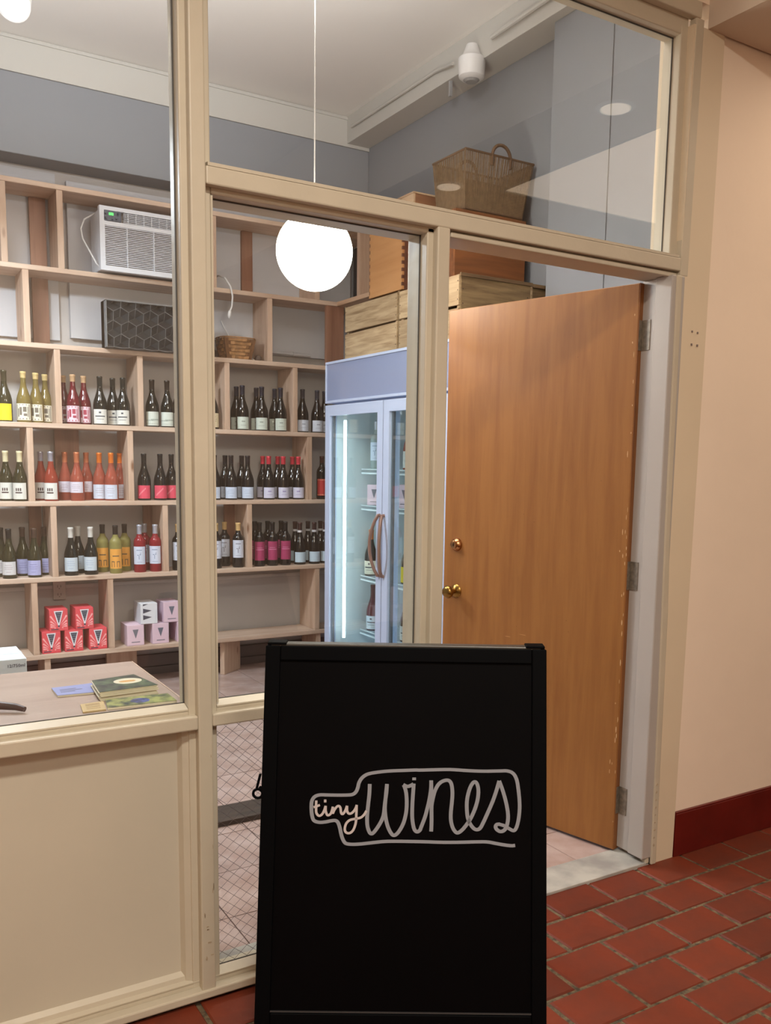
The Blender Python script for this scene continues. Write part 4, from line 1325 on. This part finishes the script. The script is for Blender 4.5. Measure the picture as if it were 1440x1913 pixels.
for u, r_ in ((1.0, .006), (0.03, .005)):
    x0, x1, y0, y1, z = ring(u)
    put('rim', B().tube([(x0, y0, z), (x1, y0, z)], r_, 8).tube([(x1, y0, z), (x1, y1, z)], r_, 8).tube([(x1, y1, z), (x0, y1, z)], r_, 8).tube([(x0, y1, z), (x0, y0, z)], r_, 8), CORDD, t, smooth=True)
for yy in (ty0 + .002, ty1 - .002):
    cx = 2.866
    pts = [(cx + .058 * math.cos(a), yy, tz - .012 + .068 * max(0, math.sin(a)) ** .9) for a in [math.pi * k / 14 for k in range(15)]]
    put('handle', B().tube([(cx + .058, yy, tz - .05)] + pts + [(cx - .058, yy, tz - .05)], .0085, 8), CORDD, t, smooth=True)

# ================================================================= THINGS ON THE UPPER SHELVES
t = thing('air_conditioner', (1.58, 3.5, SH[1]), 'white window air conditioner with green display on the second shelf', 'air conditioner')
ax0, ax1, ay0, ay1, az0, az1 = 1.27, 1.89, 3.335, 3.60, SH[1] + .008, SH[1] + .362
put('casing', B().box(ax0 + .008, ax1 - .008, ay0 + .03, ay1, az0 + .008, az1 - .008), ACW, t, bevel=.006)
put('front_frame', B().box(ax0, ax0 + .028, ay0, ay0 + .04, az0, az1).box(ax1 - .028, ax1, ay0, ay0 + .04, az0, az1).box(ax0 + .028, ax1 - .028, ay0, ay0 + .04, az0, az0 + .028)
    .box(ax0 + .028, ax1 - .028, ay0, ay0 + .04, az1 - .022, az1).box(ax0 + .028, ax1 - .028, ay0, ay0 + .04, az1 - .105, az1 - .082), ACW, t)
put('grille_back', B().box(ax0 + .02, ax1 - .02, ay0 + .026, ay0 + .03, az0 + .02, az1 - .02), ACG, t)
sl = B()
n = 22
for k in range(n):
    z = az0 + .034 + (az1 - .105 - az0 - .040) * k / (n - 1)
    sl.hexa([(ax0 + .028, ay0 + .006, z), (ax1 - .028, ay0 + .006, z), (ax1 - .028, ay0 + .022, z + .004), (ax0 + .028, ay0 + .022, z + .004),
             (ax0 + .028, ay0 + .006, z + .0045), (ax1 - .028, ay0 + .006, z + .0045), (ax1 - .028, ay0 + .022, z + .0085), (ax0 + .028, ay0 + .022, z + .0085)])
put('louvre_slats', sl, ACW, t)
for x in (1.424, 1.578, 1.732):
    put('grille_bar', B().box(x - .002, x + .002, ay0 + .002, ay0 + .024, az0 + .028, az1 - .105), ACW, t)
pnl = put('control_panel', B().box(ax0 + .024, ax0 + .122, ay0 - .0005, ay0 + .03, az1 - .080, az1 - .022), ACD, t, bevel=.002)
put('display', B().box(ax0 + .052, ax0 + .078, ay0 - .001, ay0 + .001, az1 - .048, az1 - .034), GREENLED, pnl)
bt_ = B()
for k, (x, z) in enumerate(((.026, .042), (.026, .060), (.096, .042), (.096, .034), (.066, .070), (.088, .066), (.030, .070))):
    bt_.box(ax0 + x, ax0 + x + .010, ay0 - .0005, ay0 + .001, az1 - z - .004, az1 - z)
put('buttons', bt_, mat('pale_print', (190, 200, 216), 0.5), pnl)
vn = B()
for k in range(6):
    z = az1 - .078 + .0095 * k
    vn.box(ax0 + .135, ax1 - .028, ay0 + .004, ay0 + .024, z, z + .003)
put('vent_slats', vn, ACW, t)
for k in range(10):
    x = ax0 + .16 + .045 * k
    if x < ax1 - .03:
        put('vent_vane', B().box(x, x + .006, ay0 + .010, ay0 + .026, az1 - .080, az1 - .022), ACW, t)
put('power_cord', B().tube([(1.30, 3.40, az0 + .010), (1.262, 3.40, az0 + .04), (1.235, 3.42, az0 + .10), (1.20, 3.45, az0 + .18), (1.195, 3.47, az0 + .24), (1.22, 3.49, az0 + .30), (1.30, 3.50, az0 + .355), (1.36, 3.50, az0 + .362), (1.42, 3.50, az0 + .350)], .0045, 6), WHITEP, t, smooth=True)

# dark panel of cube pattern
t = thing('decorative_block', (1.60, 3.4, SH[2]), 'dark geometric cube-patterned panel standing on the third shelf', 'decoration')
dx0, dx1, dy0, dy1, dz0, dz1 = 1.29, 1.93, 3.33, 3.45, SH[2] + .001, SH[2] + .268
put('casing', B().box(dx0, dx1, dy0 + .05, dy1, dz0, dz1).box(dx0, dx0 + .004, dy0, dy1, dz0, dz1).box(dx0, dx1, dy0, dy1, dz1 - .004, dz1).box(dx1 - .004, dx1, dy0, dy1, dz0, dz1), mat('grey_side', (112, 114, 116), 0.4), t)
ca, cb, cc = B(), B(), B()
s = .050          # cube edge on the face
wx = s * math.cos(R(30))
row = 0
zc = dz0 - .02
while zc < dz1 + s:
    xc = dx0 + (wx if row % 2 else 0)
    while xc < dx1 + wx:
        c = (xc, zc)
        P = {}
        def pt(dx, dz, dy):
            return (min(max(xc + dx, dx0 + .004), dx1 - .004), dy0 + dy, min(max(zc + dz, dz0), dz1 - .004))
        ctr = pt(0, 0, .004)
        top = pt(0, s, .030)
        tr = pt(wx, s / 2, .014)
        br = pt(wx, -s / 2, .040)
        bt2 = pt(0, -s, .014)
        bl = pt(-wx, -s / 2, .040)
        tl = pt(-wx, s / 2, .014)
        for mb_, quad in ((ca, (ctr, tr, top, tl)), (cb, (ctr, bt2, br, tr)), (cc, (ctr, tl, bl, bt2))):
            if len(set(quad)) < 4:
                continue
            n0 = len(mb_.v)
            mb_.v += list(quad)
            mb_.f.append((n0, n0 + 1, n0 + 2, n0 + 3))
            mb_.mi.append(0)
        for (a, b_) in ((ctr, bt2), (ctr, tr), (ctr, tl), (tr, br), (br, bt2)):
            if a != b_:
                ca.cur = 0
                P.setdefault('e', []).append((a, b_))
        for (a, b_) in P['e']:
            cc2 = globals().setdefault('_edge_mb', B())
            cc2.tube([(a[0], a[1] - .001, a[2]), (b_[0], b_[1] - .001, b_[2])], .0016, 4)
        xc += 2 * wx
    zc += 1.5 * s
    row += 1
put('top_facets', ca, DKSCREEN2, t, kind='stuff')
put('right_facets', cb, DKSCREEN, t, kind='stuff')
put('left_facets', cc, DKSCREEN2, t, kind='stuff')
put('facet_edges', _edge_mb, DKSCREEN3, t, kind='stuff')

# small splint basket
t = thing('basket', (2.135, 3.50, SH[2]), 'small woven splint basket on the third shelf seen through narrow window', 'basket')
def bring(u, g=0.0):
    hw, hd = .088 + .026 * u + g, .075 + .02 * u + g
    return hw, hd
nb = 6
for k in range(nb):
    u0, u1 = k / nb, (k + 1) / nb
    mb = B()
    zz0, zz1 = SH[2] + .004 + .128 * u0, SH[2] + .004 + .128 * u1 - .0035
    segs = 40
    ringp = []
    for j in range(segs):
        a = 2 * math.pi * j / segs
        e = .55
        ca_, sa_ = math.cos(a), math.sin(a)
        off_ = .0042 * math.sin(j * math.pi / 2 + k * math.pi)
        for u, z in ((u0, zz0), (u1, zz1)):
            hw, hd = bring(u, off_)
            ringp.append((2.135 + hw * math.copysign(abs(ca_) ** e, ca_), 3.50 + hd * math.copysign(abs(sa_) ** e, sa_), z))
    mb.v = ringp
    for j in range(segs):
        j2 = (j + 1) % segs
        mb.f.append((2 * j, 2 * j2, 2 * j2 + 1, 2 * j + 1))
        mb.mi.append(0)
    o = put('woven_band', mb, WICK, t)
    sd = o.modifiers.new('solid', 'SOLIDIFY')
    sd.thickness = .003
put('base', B().box(2.05, 2.22, 3.43, 3.57, SH[2] + .001, SH[2] + .006), WICK, t)
put('shade_core', B().hexa([(2.052, 3.43, SH[2] + .004), (2.218, 3.43, SH[2] + .004), (2.218, 3.57, SH[2] + .004), (2.052, 3.57, SH[2] + .004), (2.029, 3.412, SH[2] + .128), (2.241, 3.412, SH[2] + .128), (2.241, 3.588, SH[2] + .128), (2.029, 3.588, SH[2] + .128)]), mat('wicker_shadow', (110, 74, 44), 0.9), t)  # solid dark core: the basket's inner shade is put into its colour
rp = []
for j in range(41):
    a = 2 * math.pi * j / 40
    rp.append((2.135 + .116 * math.copysign(abs(math.cos(a)) ** .55, math.cos(a)), 3.50 + .097 * math.copysign(abs(math.sin(a)) ** .55, math.sin(a)), SH[2] + .134))
put('rim', B().tube(rp, .0045, 6), WICK, t, smooth=True)
for sx in (-1, 1):
    pts = [(2.135 + sx * (.118 + .006 * math.sin(q * math.pi)), 3.47 + .06 * q, SH[2] + .134 - .055 * math.sin(q * math.pi)) for q in [k / 8 for k in range(9)]]
    put('handle', B().tube(pts, .003, 6), mat('dark_bail', (70, 56, 48), 0.5), t)

t = thing('stone', (2.275, 3.46, SH[2]), 'small dark pebble beside the divider, right of splint basket', 'stone')
put('pebble', B().lathe([(.010, 0.001), (.022, .008), (.024, .02), (.016, .034), (.004, .040)], 12, (2.275, 3.46, SH[2])), mat('brown_stone', (92, 76, 66), 0.8), t, smooth=True)

# hanging white cord with plug, from a white junction box
t = thing('junction_box', (2.006, 3.63, 2.50), 'small white junction box on the wall with dangling white cord', 'socket')
put('box_body', B().box(1.993, 2.04, 3.62, 3.657, 2.50, 2.64), WHITEP, t, bevel=.003)
put('power_cord', B().tube([(2.02, 3.615, 2.56), (2.03, 3.50, 2.56), (2.035, 3.40, 2.53), (2.065, 3.385, 2.48), (2.075, 3.38, 2.42), (2.07, 3.38, 2.36), (2.06, 3.38, 2.335)], .0055, 6), WHITEP, t, smooth=True)
put('plug', B().lathe([(.006, 0), (.011, .008), (.012, .03), (.007, .042), (.002, .05)], 10, (2.058, 3.38, 2.335), axis=(-.15, 0, -1)), WHITEP, t, smooth=True)
t = thing('power_adapter', (2.13, 3.60, SH[2]), 'white plug and cord lying on the shelf behind splint basket', 'plug')
put('plug', B().box(2.12, 2.15, 3.60, 3.625, SH[2] + .001, SH[2] + .03), WHITEP, t, bevel=.003)
put('power_cord', B().tube([(2.135, 3.61, SH[2] + .03), (2.14, 3.62, SH[2] + .16), (2.11, 3.62, SH[2] + .21), (2.09, 3.63, SH[2] + .26)], .003, 6)
    .tube([(2.15, 3.61, SH[2] + .02), (2.24, 3.58, SH[2] + .05), (2.30, 3.56, SH[2] + .012)], .003, 6), WHITEP, t, smooth=True)
t = thing('wall_pipe', (2.68, 3.63, 2.13), 'thin grey-white pipe running along the wall above third shelf', 'pipe')
put('pipe', B().tube([(2.38, 3.636, 2.135), (2.73, 3.636, 2.130)], .010, 8), SLIGHT, t, smooth=True)
put('pipe_collar', B().lathe([(.014, 0), (.014, .05)], 10, (2.60, 3.636, 2.132), axis=(1, 0, 0)), SLIGHT, t)

# wall socket under the sixth shelf
t = thing('wall_socket', (1.042, 3.66, 0.59), 'beige double wall socket below the bottle rows', 'socket')
put('cover_plate', B().box(1.005, 1.079, 3.655, 3.664, 0.535, 0.650), BEIGEP, t, bevel=.002)
so = B()
for z in (.567, .617):
    so.box(1.030, 1.034, 3.653, 3.655, z - .006, z + .008).box(1.048, 1.052, 3.653, 3.655, z - .006, z + .008).box(1.038, 1.044, 3.653, 3.655, z - .016, z - .010)
put('slots', so, DARKBASE, t)

# ================================================================= LAMPS
LX, LY, LZ = 1.616, 1.25, 2.238
t = thing('globe_pendant', (LX, LY, LZ), 'glowing white glass globe lamp hanging by a thin white cord', 'lamp')
gp = [(0.152 * math.sin(R(a)), -0.152 * math.cos(R(a))) for a in range(2, 166, 6)]
put('globe', B().lathe([(max(r_, .001), z) for r_, z in gp], 40, (LX, LY, LZ)), GLOBE, t, smooth=True)
put('cap', B().lathe([(.045, .142), (.045, .165), (.012, .172), (.012, .19)], 20, (LX, LY, LZ)), WHITEP, t, smooth=True)
put('cord', B().tube([(LX, LY, LZ + .18), (LX, LY, 3.69)], .0028, 6), WHITEP, t)
put('canopy', B().lathe([(.06, 3.672), (.06, 3.69)], 20, (LX, LY, 0)), WHITEP, t)

for (fx, fy, lab) in ((1.30, 0.42, 'slim white added fill light panel, out of view, high inside above the shop door'), (0.33, 2.35, 'slim white added fill light panel, out of view, left of the globe lamp'), (-0.9, 2.2, 'slim white added fill light panel, out of view, far left over the counter')):  # invented fixtures out of view, added to carry the shop's fill light
    t = thing('added_panel_light', (fx, fy, 2.73 if fx < 1 else 3.10), lab, 'lamp', 'added fill light panels')
    put('housing', B().box(fx - .27, fx + .27, fy - .17, fy + .17, 2.735 + (.37 if fx > 1 else 0), 2.78 + (.37 if fx > 1 else 0)), WHITEP, t, bevel=.004)
    for dx in (-.25, .25):
        put('suspension_wire', B().tube([(fx + dx, fy, 2.78 + (.37 if fx > 1 else 0)), (fx + dx, fy, 3.69)], .0015, 4), GREYP, t)
t = thing('spot_lamp', (0.655, 2.05, 3.22), 'small bright spot lamp under the shop ceiling, in the top left corner', 'lamp')
ax_ = (-0.35, -0.75, -0.55)
put('lamp_head', B().lathe([(.030, -.14), (.045, -.12), (.062, -.02), (.068, 0.0), (.062, 0.002)], 24, (0.655, 2.05, 3.22), axis=ax_), WHITEP, t, smooth=True)
put('lens', B().lathe([(.058, .0025), (.058, .005), (.03, .008)], 24, (0.655, 2.05, 3.22), axis=ax_), TUBE, t)
put('stem', B().tube([(0.70, 2.15, 3.28), (0.70, 2.15, 3.69)], .008, 8), WHITEP, t)

for (dx_, dy_, lab) in ((2.613, -0.50, 'round recessed downlight in the corridor soffit, nearer the shopfront'), (2.638, -1.70, 'round recessed downlight in the corridor soffit, farther back')):
    t = thing('downlight', (dx_, dy_, 2.80), lab, 'lamp', 'corridor downlights')
    put('trim_ring', B().lathe([(.072, 2.794), (.078, 2.7995)], 28, (dx_, dy_, 0)), WHITEP, t)
    put('lens', B().lathe([(.058, 2.7915), (.058, 2.794)], 28, (dx_, dy_, 0)), DLTRIM, t)

t = thing('ceiling_fixture', (2.88, 2.03, 3.50), 'round white drum fixture on the ceiling beam pipe', 'fixture')
put('drum', B().lathe([(.050, 3.425), (.068, 3.44), (.072, 3.50), (.072, 3.53), (.05, 3.55), (.03, 3.60)], 24, (2.90, 2.02, 0)), WHITEP, t, smooth=True)
put('inner_ring', B().lathe([(.03, 3.415), (.045, 3.426)], 20, (2.90, 2.02, 0)), GREYP, t)

# dark board lying on the shop floor
t = thing('floor_board', (1.7, 1.12, 0.0), 'dark weathered board lying across the shop floor behind wired glass', 'board')
put('plank', B().box(0.95, 2.05, 1.055, 1.215, 0.001, 0.022), DKBOARD, t, bevel=.002)

# ================================================================= A-FRAME SIGN
yaw = R(-31.486)
t = thing('sidewalk_sign', (1.001, -0.497, FZ), 'black A-frame sandwich board reading tiny wines, standing on corridor tiles', 'sign', rz=yaw)
T = R(13.25)
LF = 1.0085 - FZ
LEN = LF / math.cos(T)
W2 = 0.305
# front leaf frame: local u across (-W2..W2), v down the leaf from the top; maps to local x, y, z


def leaf_m(front):
    s = -1 if front else 1
    y0 = -0.004 if front else 0.030
    # columns: u axis, outward normal, down axis
    dn = Vector((0, s * math.sin(T), -math.cos(T)))
    nn_ = Vector((0, s * math.cos(T), math.sin(T)))
    m_ = Matrix(((1, nn_.x, dn.x, 0), (0, nn_.y, dn.y, y0), (0, nn_.z, dn.z, LF), (0, 0, 0, 1)))
    return m_


for front in (True, False):
    M_ = leaf_m(front)
    nm = 'front_frame' if front else 'rear_frame'
    f_ = B()
    d0, d1 = -0.018, 0.0
    f_.box(-W2, -W2 + .032, d0, d1, 0.0, LEN - (.001 if front else .012), M_)
    f_.box(W2 - .032, W2, d0, d1, 0.0, LEN - (.001 if front else .012), M_)
    f_.box(-W2 + .032, W2 - .032, d0, d1, 0.0, .032, M_)
    f_.box(-W2 + .032, W2 - .032, d0, d1, .764, .800, M_)
    fo = put(nm, f_, BLACK, t, local=True, bevel=.0025)
    put('panel', B().box(-W2 + .030, W2 - .030, d0 + .004, -.006, .030, .766, M_), BOARD, t, local=True)
    if front:
        FM = M_
    put('retaining_strip', B().box(-W2 + .032, W2 - .032, -.006, -.003, .7605, .7635, M_), mat('dull_strip', (44, 42, 42), 0.5), t, local=True)
put('hinge_cap', B().box(-W2 + .012, W2 - .012, 0.000, .026, LF - .006, LF + .004), DARKAL, t, local=True, bevel=.002)
put('hinge_cap', B().box(-W2 + .004, -W2 + .045, -.004, .030, LF + .001, LF + .007).box(W2 - .045, W2 - .004, -.004, .030, LF + .001, LF + .007), BLACK, t, local=True, bevel=.002)
zst = LF - .30
ydf = math.tan(T) * .30
put('stay_bar', B().tube([(-W2 - .004, -ydf + .01, zst), (-W2 - .006, 0.02, zst - .03), (-W2 - .004, ydf + .02, zst)], .004, 6), BLACK, t, local=True)
tor = [(-W2 - .010 - .010 * math.cos(a), -ydf + .012, zst - .014 + .010 * math.sin(a)) for a in [2 * math.pi * k / 12 for k in range(13)]]
put('stay_hook', B().tube(tor, .003, 6).tube([(-W2 - .004, -ydf + .012, zst + .03), (-W2 - .012, -ydf + .012, zst - .002)], .003, 6), BLACK, t, local=True)


def smooth_path(p, n=4):
    if len(p) < 3:
        return [Vector(q) for q in p]
    P = [Vector(q) for q in p]
    P = [P[0] * 2 - P[1]] + P + [P[-1] * 2 - P[-2]]
    o = []
    for i in range(1, len(P) - 2):
        for k in range(n):
            t_ = k / n
            a, b, c, d = P[i - 1], P[i], P[i + 1], P[i + 2]
            o.append(0.5 * ((2 * b) + (c - a) * t_ + (2 * a - 5 * b + 4 * c - d) * t_ ** 2 + (-a + 3 * b - 3 * c + d) * t_ ** 3))
    o.append(P[-2])
    return o


def ribbon(paths, width, h0, h1):
    mb = B()
    for ip, p in enumerate(paths):
        q = smooth_path(p)
        n = len(q)
        n0 = len(mb.v)
        for i, c in enumerate(q):
            d = (q[min(i + 1, n - 1)] - q[max(i - 1, 0)])
            d = d.normalized() if d.length > 1e-9 else Vector((1, 0))
            nr = Vector((-d.y, d.x)) * width / 2 * (0.86 + 0.14 * abs(d.y))
            for hh in (h0, h1 + .00018 * ip):
                for sg in (1, -1):
                    e = c + nr * sg
                    mb.v.append(tuple(FM @ Vector((e.x - W2, hh, e.y))))
        for i in range(n - 1):
            a = n0 + 4 * i
            b_ = a + 4
            mb.f += [(a + 2, a + 3, b_ + 3, b_ + 2), (a, b_, b_ + 1, a + 1), (a, a + 2, b_ + 2, b_), (a + 1, b_ + 1, b_ + 3, a + 3)]
            mb.mi += [0] * 4
        mb.f += [(n0, n0 + 1, n0 + 3, n0 + 2)]
        a = n0 + 4 * (n - 1)
        mb.f += [(a, a + 2, a + 3, a + 1)]
        mb.mi += [0, 0]
    return mb


BIG = [[[0.5091,0.3738],[0.5196,0.3767],[0.5301,0.3826],[0.5406,0.3867],[0.5467,0.3781],[0.551,0.3592],[0.5527,0.3352],[0.5508,0.3077],[0.5463,0.2802],[0.5384,0.2665],[0.5261,0.2615],[0.5085,0.2617],[0.4733,0.2627],[0.4382,0.2618],[0.403,0.2601],[0.3679,0.2611],[0.3381,0.2623],[0.329,0.2621],[0.3098,0.2631],[0.2716,0.2651],[0.2449,0.2683],[0.2258,0.2724],[0.2145,0.28],[0.208,0.2905],[0.2054,0.3018],[0.2008,0.3112],[0.1924,0.316],[0.1771,0.3171],[0.1581,0.3174],[0.139,0.3173],[0.1238,0.3175],[0.1134,0.3217],[0.1079,0.3312],[0.1074,0.3461],[0.1093,0.361],[0.1137,0.3712],[0.1252,0.3748],[0.1385,0.3737],[0.1498,0.3713],[0.1593,0.3706],[0.1651,0.3752],[0.1692,0.3863],[0.1723,0.3993],[0.1764,0.4103],[0.1822,0.4177],[0.1946,0.4197],[0.2136,0.4188],[0.2363,0.4161],[0.2647,0.4129],[0.2932,0.4122],[0.3217,0.4122],[0.3402,0.4123],[0.3611,0.4126],[0.3872,0.4131],[0.4221,0.4126],[0.4569,0.4113],[0.4831,0.411],[0.5006,0.4137],[0.5198,0.4168],[0.5355,0.4183],[0.5433,0.4174]],[[0.231,0.293],[0.2305,0.3146],[0.2281,0.3408],[0.2267,0.3632],[0.228,0.3818],[0.233,0.3948],[0.2387,0.3965],[0.2471,0.3871],[0.2563,0.3721],[0.2618,0.3571],[0.2642,0.3328],[0.267,0.3103],[0.2679,0.2925]],[[0.2679,0.2925],[0.2658,0.3178],[0.2644,0.344],[0.2667,0.3645],[0.2718,0.3831],[0.2796,0.3969],[0.2863,0.3996],[0.2947,0.3921],[0.304,0.3752],[0.3094,0.3546],[0.3109,0.3341],[0.3097,0.3135],[0.3066,0.3004],[0.3036,0.2939]],[[0.3027,0.2933],[0.3084,0.2962],[0.3132,0.2969],[0.3189,0.295],[0.3246,0.2917]],[[0.3252,0.2908],[0.324,0.3133],[0.3228,0.3395],[0.3232,0.3638],[0.3269,0.3842],[0.3328,0.3916],[0.3394,0.3887],[0.3424,0.3816],[0.3499,0.3619],[0.3549,0.343],[0.3591,0.3241],[0.3623,0.3017],[0.3626,0.2836]],[[0.3626,0.2836],[0.3633,0.3103],[0.364,0.3446],[0.3644,0.3702],[0.3639,0.3907]],[[0.364,0.3446],[0.3644,0.3343],[0.3669,0.3205],[0.3711,0.305],[0.3788,0.2911],[0.3892,0.2841],[0.3997,0.2831],[0.406,0.2908],[0.4084,0.3097],[0.4073,0.3303],[0.4054,0.3509],[0.4059,0.368],[0.4104,0.3833],[0.4184,0.3926],[0.4271,0.3891],[0.4375,0.3778],[0.4478,0.3623],[0.4564,0.3434],[0.4624,0.3227],[0.464,0.3037],[0.4612,0.29],[0.4559,0.2852],[0.449,0.2919],[0.443,0.3075],[0.4396,0.3264],[0.4398,0.347],[0.4426,0.3641],[0.4497,0.3777],[0.4585,0.3852],[0.4672,0.3834],[0.4741,0.3722],[0.4844,0.3498],[0.4948,0.3257],[0.5026,0.3032],[0.5086,0.2825]],[[0.5086,0.2825],[0.5157,0.3013],[0.5219,0.3219],[0.5264,0.3424],[0.5279,0.3595],[0.5257,0.375],[0.5205,0.3853],[0.5126,0.3888],[0.5048,0.3855],[0.5012,0.3795],[0.5038,0.3744],[0.5108,0.3734]],[[0.3259,0.278],[0.326,0.2836]]]
SMALL = [[[0.1174,0.3292],[0.1175,0.346],[0.1185,0.3553],[0.1239,0.3612],[0.1305,0.3579],[0.135,0.3495],[0.1377,0.3401]],[[0.1121,0.3433],[0.1187,0.3413],[0.1253,0.3384]],[[0.1377,0.3401],[0.1383,0.3513],[0.1423,0.3597],[0.1485,0.3568],[0.1516,0.3493],[0.1533,0.3418]],[[0.1533,0.3418],[0.1529,0.3567]],[[0.1533,0.3558],[0.1578,0.3464],[0.1643,0.3398],[0.1692,0.3434],[0.1713,0.3546],[0.1752,0.3564],[0.1801,0.3489],[0.1834,0.3395]],[[0.1834,0.3395],[0.184,0.3507],[0.1885,0.3559],[0.1951,0.3534],[0.201,0.3458],[0.2043,0.3374]],[[0.2039,0.3374],[0.2037,0.356],[0.2028,0.3747],[0.1978,0.3896],[0.1903,0.3962],[0.1827,0.395],[0.1797,0.388],[0.1823,0.3768],[0.1897,0.3693],[0.2011,0.3663],[0.2124,0.3639],[0.2199,0.3577],[0.2251,0.3492]],[[0.1366,0.327],[0.1367,0.3327]]]
put('bottle_outline', ribbon(BIG[:1], .0078, -.0061, -.0054), CHALK, t, local=True, label='hand-drawn grey-white bottle outline around the words')
put('lettering', ribbon(BIG[1:], .0080, -.0061, -.0051), CHALK, t, local=True, label='hand-lettered word wines in grey-white script')
put('lettering', ribbon(SMALL, .0052, -.0061, -.0048), CHALK2, t, local=True, label='small script word tiny in pinkish white')
